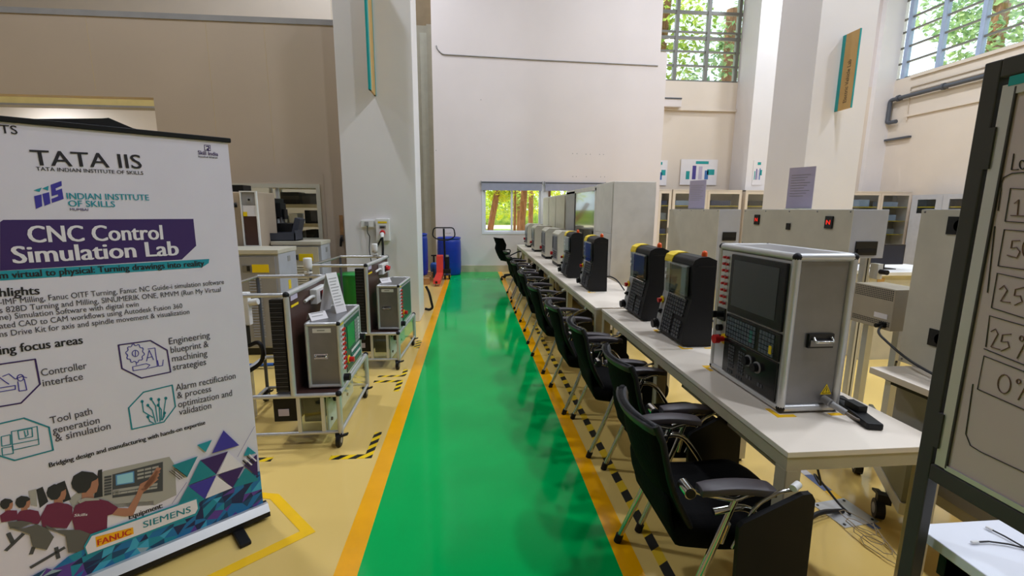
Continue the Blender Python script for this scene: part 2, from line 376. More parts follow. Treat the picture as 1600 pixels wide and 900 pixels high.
# far wall and right wall with the tall windows
FZ = 5.15; RZ = 5.3; RX = 12.17
b = MB(); b.box(4.7, 13, 0, 12.4, 13.2, FZ, M_cream); b.box(4.7, 12.93, 4.36, 11.4, 13.0, 4.42, M_cream); b.box(4.7, 13, 9.4, 12.4, 13.2, ZT, M_cream); b.box(11.25, 13, FZ, 12.42, 13.2, 9.4, M_white)
struct(b.build('wall_far'), 'cream far wall below the tall windows')
b = MB(); b.box(RX, -6, 0, RX+.25, 13.2, RZ, M_cream); b.box(RX, -6, 9.4, RX+.25, 13.2, ZT, M_cream); b.box(RX, -6.2, RZ, RX+.25, -5, 9.4, M_cream)
b.box(RX-.05, -5, 4.2, RX, 12.35, 4.26, M_cream); b.box(RX-.06, -5, 5.22, RX, 12.35, 5.3, M_cream)
for z in (4.99, 4.86): b.tube([(RX-.03, -5, z), (RX-.03, 12.3, z), (RX-.03, 12.3, 4.1)], 0.018, M_cream)
struct(b.build('wall_right'), 'cream right wall below the tall windows')
b = MB()
for x in (4.72, 5.62, 6.52, 7.4, 8.3, 9.2, 10.1, 11.0): b.box(x, 13.02, FZ, x+.09, 13.14, 9.4, M_frame)
for z in (5.15, 5.55, 5.92, 6.25, 6.42, 6.9, 7.4, 7.9, 8.4, 9.0): b.box(4.7, 13.04, z, 11.3, 13.1, z+(.08 if z in (6.25, 6.9) else .045), M_frame)
w = struct(b.build('window_2'), 'tall gridded window in the far wall')
b = MB(); b.box(4.7, 13.07, FZ, 11.3, 13.075, 9.4, M_glass); b.build('pane', w)
b = MB(); y = 12.7
while y > -5:
    b.box(RX+.03, y-.05, RZ, RX+.16, y+.05, 9.4, M_frame2); y -= 0.98
for z in (5.3, 5.72, 6.14, 6.56, 6.9, 7.4, 7.9, 8.4, 9.0): b.box(RX+.07, -5, z, RX+.12, 13, z+.045, M_frame)
w = struct(b.build('window_3'), 'tall gridded window in the right wall')
b = MB(); b.box(RX+.09, -5, RZ, RX+.095, 13, 9.4, M_glass); b.build('pane', w)
# ground outside
b = MB(); b.box(-30, 13.5, -0.35, 40, 60, -0.3, M_ground); b.box(13, -30, -0.35, 40, 13.5, -0.3, M_ground); struct(b.build('ground'), 'pale sunlit ground outside')

# ceiling lamps (round high-bay lights)
lamps = [(4.2, -1.5), (4.2, 3.2), (4.2, 8.2), (-3.4, 4.4), (-2.2, 9.6), (8.5, 1.0), (8.5, 6.0), (8.5, 10.8), (-8.0, 3.0), (-8.5, 9.7)]
lab = ['right of the aisle behind the viewer', 'above the panel boxes', 'above the far grey cabinets', 'above the trainer carts', 'above the blue drums', 'near the right wall windows', 'near the white sign column', 'near the far wall windows', 'above the left doorway', 'above the room behind the partition']
for (x, y), l in zip(lamps, lab):
    t = thing('ceiling_lamp', 'round high-bay ceiling lamp '+l, 'lamp', (x, y, 8.75 if (x, y) != (-8.5, 9.7) else 3.75), 0, 'high-bay ceiling lamps')
    c = MB(); c.lathe([(0.001, 0.3), (0.09, 0.3), (0.1, 0.12), (0.2, 0.08), (0.28, 0.0), (0.27, 0.0), (0.26, 0.03), (0.001, 0.03)], (0, 0, 0), M_greyp); c.cyl((0, 0, .3), (0, 0, .75), 0.012, M_black); c.build('lamp_housing', t)
    c = MB(); c.lathe([(0.001, 0.02), (0.255, 0.02)], (0, 0, 0), M_lamp); c.build('lens', t)
    L = light('lamp_light', 'AREA', (0, 0, -0.03), (0, 0, 0), LAMP_W*(0.30 if x == -8.5 else 0.8 if x < -5 else 1.3 if x < 0 else 1.9 if y < 0 else 1.38), 0.5, color=(0.80, 0.85, 0.95)); L.parent = t

# ------------------------------------------------------------------ the row of work tables
def make_table(name, label, x, y0, y1, z=0.75, width=0.632):
    L = y1-y0; t = thing(name, label, 'table', (x, y0, 0), 0, 'cream work tables along the aisle')
    c = MB(); c.box(0, 0, z-.022, width, L, z, M_tabletop); c.build('table_top', t, bevel=.002)
    c = MB(); c.box(0.005, .005, z-.075, 0.035, L-.005, z-.022, M_tframe); c.box(width-.035, .005, z-.075, width-.005, L-.005, z-.022, M_tframe)
    for yy in (.005, L/2-.02, L-.045): c.box(.035, yy, z-.075, width-.035, yy+.04, z-.022, M_tframe)
    c.build('apron', t)
    for yy in (.005, L/2-.03, L-.065):
        for xx in (.005, width-.065):
            c = MB(); c.box(xx, yy, 0.02, xx+.06, yy+.06, z-.074, M_tframe); g = c.build('leg', t, bevel=.004)
            f = MB(); f.cyl((xx+.03, yy+.03, 0), (xx+.03, yy+.03, .02), .022, M_black); f.build('foot', g)
    for k in (0, 1):
        ya, yb = (.16, L/2-.16) if k == 0 else (L/2+.16, L-.16)
        c = MB(); c.box(.10, ya, z-.17, .30, yb, z-.165, M_tframe); c.box(.10, ya, z-.165, .105, yb, z-.10, M_tframe); c.box(.295, ya, z-.165, .30, yb, z-.10, M_tframe)
        for yy in (ya, yb-.02): c.box(.10, yy, z-.17, .30, yy+.02, z-.075, M_tframe)
        c.build('cable_tray', t)
    return t
tA = make_table('work_table', 'cream work table carrying the big steel console and the two nearest black control units', 1.115, 1.40, 3.765)
tB = make_table('work_table', 'cream work table with the two black control units beside the tall grey cabinet', 1.075, 3.81, 6.29)
tC = make_table('work_table', 'cream work table with three small grey monitors behind the black units', 1.068, 6.31, 8.74)
tD = make_table('work_table', 'cream work table at the end of the row beside the swivel chair', 1.075, 8.76, 10.95)

# ------------------------------------------------------------------ training chairs with a writing pad
def make_chair():
    t = thing('training_chair', '', 'chair', (0, 0, 0), 0, 'black training chairs along the aisle')
    c = MB()                                             # seat cushion
    rows = []; low = []
    for i in range(13):
        u = i/12; x = -0.285+0.545*u
        hw = 0.248*(1-0.10*(1-u)**2) * (1.0 if u < .85 else 1-0.35*((u-.85)/.15)**2)
        zc = 0.475-0.012*sin(pi*u) - (0.03*((u-.8)/.2)**2 if u > .8 else 0)+0.015*(1-u)**3
        rows.append([(x, hw*q, zc-0.018*abs(q)**4) for q in (-1, -.8, -.5, 0, .5, .8, 1)])
        zb = 0.362-0.026*sin(pi*u)
        low.append([(x+(0.02 if u == 0 else 0), hw*q*.94, zb) for q in (-1, -.8, -.5, 0, .5, .8, 1)])
    c.solid(rows, low, M_fabric); c.build('seat', t, subsurf=1)
    c = MB()                                             # curved mesh back
    def back(u, q, off):
        z = 0.44+0.40*u; hw = 0.205+0.02*sin(pi*u)-0.02*u
        x = -0.235-0.15*u**1.15+0.03*sin(pi*min(1, u*1.2))*-1 - 0.045*(1-q*q)*(0.6+.4*u)+off
        return (x+0.03, hw*q, z)
    U = [0, .12, .25, .4, .55, .7, .85, .95, 1.0]; Q = [-1, -.75, -.5, -.25, 0, .25, .5, .75, 1]
    c.solid([[back(u, q, 0.010) for q in Q] for u in U], [[back(u, q, -0.014) for q in Q] for u in U], M_mesh); bk = c.build('backrest', t)
    c = MB()
    c.solid([[back(u, q, 0.019) for q in Q] for u in (.92, .97, 1.0)], [[back(u, q, -0.022) for q in Q] for u in (.92, .97, 1.0)], M_rim); c.tube([back(u, -1, 0) for u in U], 0.013, M_black, 8); c.tube([back(u, 1, 0) for u in U], 0.013, M_black, 8)
    c.build('backrest_rim', bk)
    c = MB()
    shell = [(-.02, .338), (-.14, .342), (-.225, .362), (-.276, .415), (-.292, .50), (-.300, .57)]
    c.solid([[(x+.012, .215*q, z+.006+.012*q*q) for q in (-1, -.6, 0, .6, 1)] for x, z in shell], [[(x-.008, .215*q*.97, z-.004+.012*q*q) for q in (-1, -.6, 0, .6, 1)] for x, z in shell], M_fabric); c.build('seat_shell', t, subsurf=1)
    for s in (-1, 1):
        y = s*0.265
        c = MB(); c.tube([(-.30, y*1.05, .025), (-.215, y*1.03, .235), (-.085, y, .595)], .0135, M_chrome, 10); l = c.build('leg', t)
        f = MB(); f.cyl((-.308, y*1.05, 0), (-.295, y*1.05, .04), .018, M_black); f.build('foot_cap', l)
        c = MB(); c.tube(fillet([(-.16, y, .55), (-.03, y, .57), (.06, y, .45), (.27, y*1.03, .03)], .09), .0125, M_chrome, 10); l = c.build('leg', t)
        f = MB(); f.cyl((.268, y*1.03, 0), (.262, y*1.03, .04), .017, M_black); f.build('foot_cap', l)
        c = MB(); c.cyl((-.265, y-.03, .645), (-.265, y+.03, .645), .021, M_chrome, n=16); c.cyl((-.265, y-s*.03, .645), (-.265, y+s*.034, .645), .017, M_black, n=16)
        c.build('pivot_knob', t)
        c = MB(); c.tube(fillet([(-.265, y, .645), (-.20, y, .62), (-.08, y, .59), (-.04, y, .61), (.05, y, .618)], .03), .009, M_chrome, 8); c.build('arm_tube', t)
        rows = []; low = []
        for i in range(8):
            u = i/7; x = -.22+.27*u; hw = .031+.006*u-(0.005 if u in (0, 1) else 0); zc = .655-.012*u+.012*sin(pi*u)
            rows.append([(x, y+hw*q, zc-.004*q*q) for q in (-1, -.5, 0, .5, 1)]); low.append([(x, y+hw*q, zc-.03) for q in (-1, -.5, 0, .5, 1)])
        c = MB(); c.solid(rows, low, M_armpad); c.build('armrest', t, bevel=.003)
        c = MB(); c.tube([(-.10, y*.88, .40), (-.10, y, .50)], .010, M_chrome); c.build('seat_bracket', t)
    c = MB()                                             # folded writing pad hanging by the near arm
    poly = [(-.105, .535), (-.09, .55), (.115, .648), (.145, .65), (.16, .625), (.168, .20), (.145, .175), (-.07, .19), (-.095, .22)]
    c.prism(poly, 'y', -.335, -.315, M_black); p = c.build('writing_pad', t, bevel=.004)
    c = MB(); c.tube(fillet([(-.10, -.30, .43), (-.03, -.305, .60), (.05, -.30, .64), (.10, -.30, .645)], .03), .007, M_chrome); c.cyl((.09, -.315, .66), (.12, -.30, .665), .013, M_whitep); c.build('pad_hinge', p)
    return t
chairs = [(1.00, 1.64), (1.12, 2.27), (1.06, 2.95), (1.01, 3.60), (0.97, 4.51), (0.97, 5.49), (0.97, 6.58), (0.97, 7.42), (0.98, 8.30)]
where = ['with its pad beside the table end facing the steel console', 'second from the table end, drawn up before the steel console', 'drawn up before the nearest black control unit', 'drawn up at the far black unit of the end table',
         'at the start of the second table', 'before the two black units by the tall cabinet', 'at the start of the third table', 'before the small grey monitors', 'nearest the swivel chair']
ch0 = make_chair()
for i, ((x, y), w_) in enumerate(zip(chairs, where)):
    lb = 'black chrome-legged training chair '+w_
    if i == 0: ch0.location = (x, y, 0); ch0['label'] = lb
    else: dup(ch0, (x, y, 0), [0, .03, -.03, .02, .06, -.04, .03, 0, .05][i], lb)
# swivel chair
def make_swivel():
    t = thing('swivel_chair', 'black mesh swivel chair on castors at the far end of the table row', 'chair', (0.93, 10.30, 0), rad(28))
    for k in range(5):
        a = 2*pi*k/5+.5; c = MB(); c.tube([(0, 0, .12), (.12*cos(a), .12*sin(a), .105), (.29*cos(a), .29*sin(a), .075)], .019, M_black); l = c.build('leg', t)
        c = MB(); c.cyl((.29*cos(a)-.022*sin(a), .29*sin(a)+.022*cos(a), .028), (.29*cos(a)+.022*sin(a), .29*sin(a)-.022*cos(a), .028), .028, M_black); c.cyl((.29*cos(a), .29*sin(a), .03), (.29*cos(a), .29*sin(a), .08), .012, M_black); c.build('castor', l)
    c = MB(); c.cyl((0, 0, .1), (0, 0, .27), .028, M_black); c.cyl((0, 0, .27), (0, 0, .42), .016, M_chrome); c.cbox((0, 0, .42), (.2, .16, .05), M_black); c.build('column_lift', t)
    rows = []; low = []
    for i in range(9):
        u = i/8; x = -.23+.47*u; hw = .235*(1-.15*(2*u-1)**4); zz = .49-(.03*((u-.75)/.25)**2 if u > .75 else 0)
        rows.append([(x, hw*q, zz-.015*abs(q)**3) for q in (-1, -.6, 0, .6, 1)]); low.append([(x, hw*q*.95, .435) for q in (-1, -.6, 0, .6, 1)])
    c = MB(); c.solid(rows, low, M_fabric); c.build('seat', t)
    f = lambda u, q, o: (-.24-.16*u-.05*sin(pi*u)*0-.03*(1-q*q)+o-.03*sin(pi*u)*(-1 if u > .5 else 1), (.20+.02*sin(pi*u))*q, .47+.50*u)
    Us = [0, .15, .3, .5, .7, .85, 1]; Qs = [-1, -.5, 0, .5, 1]
    c = MB(); c.solid([[f(u, q, .012) for q in Qs] for u in Us], [[f(u, q, -.012) for q in Qs] for u in Us], M_mesh); c.build('backrest', t, bevel=.005)
    for s in (-1, 1):
        c = MB(); c.tube(fillet([(-.25, s*.24, .58), (-.02, s*.26, .67), (.10, s*.26, .66), (.02, s*.25, .46), (-.14, s*.22, .44)], .05), .014, M_black); c.build('armrest', t)
    return t
make_swivel()

# ------------------------------------------------------------------ the big steel console
def key_block(mb, x, yl, zt, cols, rows, pw, ph, kw, kh, m, dx=-0.002, skew=0):
    """little keys on a face at x that looks toward -x; yl = far (left seen from the aisle) edge, going toward -y"""
    for r in range(rows):
        for k in range(cols):
            y = yl-k*pw; z = zt-r*ph
            mb.box(x+dx, y-kw, z-kh, x, y, z, m)
def make_big_console():
    X0, Y0, Z0, DX, DY, DZ = 1.288, 1.695, 0.765, 0.27, 0.575, 0.675
    t = thing('control_console', 'large brushed steel control console with dark screen at the near table end', 'console', (X0, Y0, Z0-.012))
    o = .012
    c = MB(); c.box(.012, .012, o, DX-.012, DY-.012, DZ, M_steel); c.build('housing', t)
    c = MB()
    def rail(a, b_): c.tube([a, b_], .0165, M_alu, 10)
    r = .013
    for x in (r, DX-r):
        for z in (o+.006, DZ-r): rail((x, r, z), (x, DY-r, z))
        for y in (r, DY-r): rail((x, y, o+.006), (x, y, DZ-r))
    for y in (r, DY-r):
        for z in (o+.006, DZ-r): rail((r, y, z), (DX-r, y, z))
    fr = c.build('edge_profile', t)
    c = MB()
    for x in (r, DX-r):
        for y in (r, DY-r):
            for z in (o+.006, DZ-r): c.sphere((x, y, z), .0185, M_black, 6)
    c.build('corner_cap', fr)
    for x in (.03, DX-.03):
        for y in (.03, DY-.03): f = MB(); f.cyl((x, y, 0), (x, y, .014), .012, M_black); f.build('foot', t)
    # front face (looks toward the aisle): far side = +y
    c = MB(); c.box(.004, .03, .035, .012, DY-.03, DZ-.03, M_alu); fp = c.build('front_plate', t)
    c = MB(); c.box(-.012, .035, .345, .006, .435, .635, M_black2); sc = c.build('monitor', t, bevel=.004)
    c = MB(); c.box(-.0135, .075, .385, -.0118, .405, .61, M_screen); c.build('screen', sc)
    c = MB(); c.box(-.008, .035, .215, .006, .44, .335, M_black2); kp = c.build('keyboard_panel', t, bevel=.003)
    c = MB(); key_block(c, -.008, .425, .322, 11, 5, .0212, .0205, .0165, .016, M_keys, -.003); key_block(c, -.008, .165, .322, 5, 5, .0205, .0205, .0165, .016, M_keys, -.003)
    for k in range(3): c.box(-.0118, .215-k*.0, .245+k*.02, -.008, .235, .261+k*.02, M_keysg)
    c.box(-.0125, .075, .235, -.008, .092, .272, M_yel); c.build('keys', kp)
    c = MB(); c.box(-.006, .035, .035, .006, .445, .208, M_black2); mp = c.build('machine_panel', t, bevel=.003)
    c = MB(); key_block(c, -.006, .395, .185, 3, 7, .017, .0165, .012, .011, M_key2, -.0025); key_block(c, -.006, .31, .178, 3, 7, .017, .0165, .012, .011, M_key2, -.0025)
    key_block(c, -.006, .40, .06, 3, 1, .017, .016, .012, .016, M_key2, -.0025); key_block(c, -.006, .32, .055, 3, 1, .017, .016, .012, .016, M_key2, -.0025)
    key_block(c, -.006, .235, .085, 2, 1, .02, .016, .014, .016, M_key2, -.0025); key_block(c, -.006, .15, .08, 2, 1, .02, .016, .014, .016, M_key2, -.0025)
    put_text(c, 'SIEMENS', (-.0066, .295, .194), (0, -1, 0), (0, 0, 1), .04, .006, M_keysg)
    c.build('keys', mp)
    for yy, zz in ((.232, .155), (.165, .145)):
        c = MB(); c.cyl((-.006, yy, zz), (-.010, yy, zz), .027, M_greyp, n=20); c.cyl((-.009, yy, zz), (-.030, yy, zz), .020, M_black, n=16); c.build('override_dial', mp)
    for k in range(8):
        for yy in (.505, .475):
            c = MB(); c.cyl((.004, yy, .612-k*.0335), (-.002, yy, .612-k*.0335), .0095, M_chrome); c.cyl((-.002, yy, .612-k*.0335), (-.013, yy, .612-k*.0335), .0068, M_red); c.build('toggle_switch', t)
    c = MB(); c.box(-.006, .465, .285, .005, .53, .35, M_black2); c.cyl((-.006, .497, .317), (-.035, .497, .317), .016, M_black); c.box(-.05, .49, .30, -.03, .504, .334, M_black); c.build('rotary_switch', t)
    c = MB(); c.cyl((.004, .497, .245), (-.02, .497, .245), .017, M_black); c.build('selector_knob', t)
    c = MB(); c.cyl((.004, .50, .19), (-.02, .50, .19), .017, M_black); c.build('selector_knob', t)
    c = MB(); c.cyl((.004, .458, .195), (-.004, .458, .195), .027, M_yel, n=20); c.cyl((-.004, .458, .195), (-.03, .458, .195), .014, M_red); c.cyl((-.03, .458, .195), (-.055, .458, .195), .023, M_red, n=20); c.build('emergency_stop', t)
    # side facing the camera
    c = MB(); c.box(.095, -.001, .285, .205, .014, .345, M_dark); c.box(.10, -.006, .293, .20, -.001, .32, M_steel); c.tube(fillet([(.112, -.004, .33), (.112, -.02, .315), (.19, -.02, .315), (.19, -.004, .33)], .012), .006, M_chrome); c.build('handle', t)
    c = MB(); c.prism([(.185, .075), (.235, .075), (.21, .122)], 'y', .0105, .0115, M_yel); c.prism([(.192, .080), (.228, .080), (.21, .113)], 'y', .0098, .0106, M_ink); c.prism([(.1955, .0825), (.2245, .0825), (.21, .109)], 'y', .0092, .0099, M_yel); c.box(.2085, .0085, .091, .2115, .0093, .103, M_ink); c.box(.2085, .0085, .085, .2115, .0093, .088, M_ink); c.build('warning_sticker', t)
    c = MB(); c.cyl((.205, .012, .055), (.205, -.03, .05), .017, M_greyp); c.cyl((.205, -.03, .05), (.235, -.075, .03), .013, M_greyp); c.tube([(.235, -.075, .03), (.26, -.10, .014), (.29, -.13, .012)], .006, M_gcable); c.build('plug', t)
    return t
make_big_console()
# power strip on the table
t = thing('power_strip', 'black power strip lying on the table beside the steel console', 'power strip', (1.60, 1.645, 0.75), rad(-14))
c = MB(); c.box(-.03, -.12, 0, .03, .17, .028, M_black); b_ = c.build('body', t, bevel=.006)
c = MB(); c.cbox((0, .02, .04), (.04, .075, .03), M_black, (0, 0, .2)); c.tube([(0, .05, .045), (-.02, .10, .04), (-.05, .15, .05)], .005, M_cable); c.build('adapter', t, bevel=.006)
# yellow corner tapes on the table
def tape_corner(label, x, y, sx, sy, z, n=.085, w=.022):
    c = MB(); c.box(min(x, x+sx*n), min(y, y+sy*w), z, max(x, x+sx*n), max(y, y+sy*w), z+.0012, M_ytape); c.box(min(x, x+sx*w), min(y+sy*w, y+sy*n), z, max(x, x+sx*w), max(y+sy*w, y+sy*n), z+.0012, M_ytape)
    tag(c.build('tape_marking'), label, 'tape', 'yellow corner tapes on the tables')
tape_corner('yellow corner tape at the near front corner of the steel console', 1.262, 1.665, 1, 1, .75)
tape_corner('yellow corner tape at the rear corner of the steel console by its plug', 1.585, 1.665, -1, 1, .75)
tape_corner('yellow corner tape at the far front corner of the steel console', 1.262, 2.30, 1, -1, .75)

# ------------------------------------------------------------------ black control units with a yellow shoulder
def make_black_unit():
    t = thing('control_unit', '', 'control unit', (0, 0, 0), 0, 'black control units with yellow tops on the tables')
    Wd = .40; yf = Wd/2
    side = [(.02, 0), (.17, 0), (.165, .30), (.165, .545), (.11, .567), (.055, .563), (.022, .545), (.012, .515), (.02, .30), (-.02, .10), (-.03, .02)]
    c = MB(); c.prism(side, 'y', -yf, yf, M_black); c.build('housing', t, bevel=.008)
    hw = .085                                              # yellow shoulder over the far end
    arc = [(.012, .50), (.012, .517), (.022, .547), (.055, .566), (.11, .570), (.164, .549), (.164, .54), (.11, .56), (.06, .555), (.028, .54), (.02, .51)]
    c = MB(); c.prism([(p[0]-.003, p[1]+.003) for p in arc], 'y', yf-.11, yf+.002, M_yel); c.build('yellow_band', t)
    c = MB(); c.prism([(.009, .50), (.012, .50), (.018, .30), (-.02, .11), (-.030, .03), (-.034, .03), (-.024, .11), (.014, .30)], 'y', yf-.085, yf-.004, M_greyp); st = c.build('switch_strip', t)
    for k in range(2):
        c = MB(); c.cbox((.006, yf-.045, .445-.045*k), (.012, .022, .022), M_whitep); c.build('push_button', st)
    c = MB(); c.cyl((-.004, yf-.035, .235), (-.012, yf-.035, .235), .024, M_yel, n=18); c.cyl((-.012, yf-.035, .235), (-.022, yf-.035, .23), .010, M_red); c.cyl((-.022, yf-.035, .23), (-.038, yf-.035, .228), .017, M_red, n=18); c.build('emergency_stop', st)
    c = MB(); c.cbox((-.02, yf-.045, .155), (.016, .03, .03), M_black2); c.cyl((-.028, yf-.045, .155), (-.04, yf-.045, .155), .009, M_black); c.build('key_switch', st)
    c = MB(); c.cyl((-.03, yf-.03, .065), (-.045, yf-.03, .062), .036, M_black2, n=20); c.cyl((-.045, yf-.03, .062), (-.068, yf-.03, .06), .029, M_black, n=20); c.build('handwheel', st)
    c = MB(); c.box(.004, -yf+.03, .315, .016, yf-.10, .505, M_black2); sc = c.build('monitor', t, bevel=.003)
    c = MB(); c.box(.0025, -yf+.07, .335, .0042, yf-.13, .49, M_screen); c.build('screen', sc)
    c = MB(); c.prism([(-.012, .30), (-.016, .31), (-.016, .50), (-.006, .512), (.004, .512), (.004, .506), (-.004, .506), (-.012, .497), (-.012, .31)], 'y', -yf+.025, yf-.095, M_clear); c.build('clear_cover', t)
    c = MB()                                               # sloping key field
    for r in range(11):
        for k in range(8):
            if (r in (5,) and k > 3) or (k == 4 and r > 5): continue
            z = .285-r*.0235; u = (z-.10)/.2; x = (.018+(-.038)*(1-u)) if z > .10 else -.02-.01*(.10-z)/.08
            c.cbox((x-.004, yf-.115-k*.032, z), (.008, .025, .017), M_key2, (0, rad(10), 0))
    c.build('keypad', t)
    c = MB(); c.cyl((.11, -yf+.055, .562), (.11, -yf+.055, .585), .017, M_orange); c.sphere((.11, -yf+.055, .585), .017, M_orange, 6); c.build('signal_lamp', t)
    c = MB(); c.box(.05, -yf-.002, .505, .155, -yf, .512, M_dark); c.build('side_vent', t)
    return t
bu = [((1.325, 2.835), 'black control unit with a clear-covered screen standing next to the steel console'), ((1.315, 3.50), 'black control unit with yellow top at the far end of the first table'),
      ((1.235, 4.785), 'black control unit with yellow top alone at the middle of the second table'), ((1.20, 5.72), 'black control unit with yellow top beside the first small grey monitor')]
b0 = make_black_unit()
for i, ((x, y), l) in enumerate(bu):
    if i == 0: b0.location = (x, y, .752); b0['label'] = l
    else: dup(b0, (x, y, .752), 0, l)
for x, y, s, l in ((1.29, 2.60, (1, 1), 'yellow corner tape under the near edge of the first black control unit'), (1.29, 3.06, (1, -1), 'yellow corner tape between the first two black control units'),
                   (1.20, 4.53, (1, 1), 'yellow corner tape under the black unit standing alone on the second table'), (1.51, 2.60, (-1, 1), 'yellow corner tape behind the first black control unit')):
    tape_corner(l, x, y, s[0], s[1], .75, .07, .018)

# ------------------------------------------------------------------ small grey monitors further down
def make_grey_unit():
    t = thing('control_monitor', '', 'monitor', (0, 0, 0), 0, 'small grey control monitors on the far tables'); t.scale = (1.4, 1.14, 1.2)
    c = MB(); c.box(.0, -.2, 0, .24, .2, .035, M_black); c.build('base', t, bevel=.004)
    c = MB(); c.prism([(.0, .035), (.25, .035), (.25, .43), (.04, .44), (.0, .40)], 'y', -.22, .22, M_cabcream); c.build('housing', t, bevel=.006)
    c = MB(); c.box(-.004, -.17, .07, .002, .19, .385, M_panelgrey); fp = c.build('front_panel', t)
    c = MB(); c.box(-.007, -.13, .20, -.004, .10, .37, M_screen); c.build('screen', fp)
    c = MB(); c.box(-.008, .12, .21, -.004, .17, .36, M_dark); c.build('drive_slot', fp)
    c = MB()
    for r in range(4):
        for k in range(9): c.box(-.009, .09-k*.026-.018, .095+r*.024, -.004, .09-k*.026, .112+r*.024, M_key2)
    c.build('keypad', fp)
    c = MB(); c.cyl((-.004, .155, .14), (-.03, .155, .14), .022, M_red); c.build('emergency_stop', fp)
    c = MB(); c.cyl((-.004, .155, .09), (-.02, .155, .09), .014, M_black); c.build('knob', fp)
    return t
gu = [((1.27, 6.90), 'small grey control monitor nearest the black units on the third table'), ((1.26, 7.98), 'small grey control monitor second from the black units'),
      ((1.25, 9.30), 'small grey control monitor third from the black units, on the end table'), ((1.24, 10.40), 'small grey control monitor closest to the back window')]
g0 = make_grey_unit()
for i, ((x, y), l) in enumerate(gu):
    if i == 0: g0.location = (x, y, .752); g0['label'] = l
    else: dup(g0, (x, y, .752), 0, l)

# ------------------------------------------------------------------ right side: tall cabinets behind the tables
t = thing('tall_cabinet', 'tall plain grey cabinet standing behind the second work table', 'cabinet', (1.75, 5.60, 0))
c = MB(); c.box(0, 0, .05, .545, .80, 1.945, M_rack); c.build('body', t, bevel=.006)
c = MB(); c.box(.02, .02, 0, .525, .78, .05, M_dark); c.build('plinth', t)
c = MB(); c.box(-.006, .02, .08, 0, .78, 1.298, M_rack); c.box(-.006, .02, 1.302, 0, .78, 1.92, M_rack); c.build('side_panel', t, bevel=.003)
t = thing('glass_cabinet', 'grey machine cabinet with a big dark glass front mirroring the window', 'cabinet', (1.75, 6.41, 0))
c = MB(); c.box(.03, 0, .05, .62, 2.05, 1.905, M_panelgrey); c.build('body', t, bevel=.004)
c = MB(); c.box(0, 0, .05, .03, .06, 1.905, M_rack); c.box(0, 1.36, .05, .03, 2.05, 1.905, M_panelgrey); c.box(0, 0, 1.87, .05, 2.05, 1.93, M_rack); c.box(0, .06, .05, .03, 1.36, .8, M_panelgrey); c.build('front_frame', t)
M_dglass = mat('dark_glass', (44, 44, 36), 0.10, var=0, spec=1.0, coat=.35)
c = MB(); c.box(.012, .06, .8, .03, 1.36, 1.87, M_dglass); c.build('glass_door', t)
lk = [(8.60, .93, 'pale grey locker right behind the dark glass cabinet'), (9.55, .85, 'pale grey locker in the middle of the three by the back window'), (10.42, .85, 'pale grey locker closest to the back window')]
for y, d, l in lk:
    t = thing('locker', l, 'locker', (1.75, y, 0), 0, 'pale grey lockers by the back window')
    c = MB(); c.box(.02, 0, .05, .6, d, 1.885, M_rack); c.build('body', t, bevel=.005)
    c = MB(); c.box(0, .01, .08, .02, d-.01, 1.86, M_cabcream); dd = c.build('door', t, bevel=.003)
    c = MB(); c.box(-.015, .06, 1.0, 0, .08, 1.12, M_steel); c.build('handle', dd)
    c = MB(); c.box(.04, .02, 0, .58, d-.02, .05, M_dark); c.build('plinth', t)

# ------------------------------------------------------------------ cream panel boxes
def box_on_stand(name, label, x, y0, y1, z0, z1, depth, grp, stand=True, ztop=None):
    t = thing(name, label, 'panel box', (x, y0, 0), 0, grp); L = y1-y0
    c = MB(); c.box(.004, .004, z0, depth, L-.004, z1, M_cabgrey); c.build('body', t, bevel=.003)
    c = MB(); c.box(0, 0, z0+.003, .004, L, z1-.002, M_cabcream); fp = c.build('front_plate', t)
    c = MB(); n = int(L/.3)+1
    for k in range(n+1):
        for z in (z0+.02, z1-.015):
            c.sphere((0, .02+(L-.04)*k/n, z), .006, M_steel, 4)
    c.build('screws', fp)
    if stand:
        for yy in (.06, L-.10):
            for xx in (.03, depth-.07):
                c = MB(); c.box(xx, yy, .10, xx+.04, yy+.04, z0, M_alu); c.box(xx+.016, yy-.001, .1, xx+.024, yy+.041, z0, M_dark); p = c.build('stand_post', t)
                c = MB(); c.cyl((xx+.005, yy+.02, .05), (xx+.035, yy+.02, .05), .05, M_black, n=18); c.box(xx, yy, .08, xx+.04, yy+.04, .11, M_black); c.build('castor', p)
        for xx in (.03, depth-.07): c = MB(); c.box(xx, .10, .12, xx+.04, L-.10, .16, M_alu); c.build('stand_rail', t)
    return t
g = 'cream panel boxes behind the tables'
tP = box_on_stand('panel_box', 'cream panel box nearest the tall grey cabinet, with a lilac paper on top', 2.44, 4.36, 5.51, .80, 1.61, .235, g)
c = MB(); c.box(.06, -.003, 1.30, .20, .004, 1.385, M_dark); c.box(.07, -.008, 1.31, .19, -.003, 1.335, M_black); c.build('handle', tP)
tN = box_on_stand('panel_box', 'cream panel box with two red-lettered switches behind the steel console', 2.44, 2.75, 3.94, 1.295, 1.61, .255, g)
c = MB(); c.box(.05, -.003, 1.315, .20, .004, 1.405, M_dark); c.box(.06, -.008, 1.33, .19, -.003, 1.355, M_black); c.build('handle', tN)
M_nred = mat('lit_red', (250, 40, 24), 0.4, emit=0.7, var=0)
for yy in (.185, .985):
    c = MB(); c.box(-.010, yy-.035, 1.48, 0, yy+.035, 1.565, M_black2); s_ = c.build('rocker_switch', tN, bevel=.003)
    c = MB(); put_text(c, 'N', (-.0108, yy+.017, 1.508), (0, -1, 0), (0, 0, 1), .034, .030, M_nred, bold=.03); c.build('lit_letter', s_)
c = MB(); c.box(-.008, .565, 1.455, 0, .61, 1.505, M_black2); c.build('socket', tN, bevel=.002)
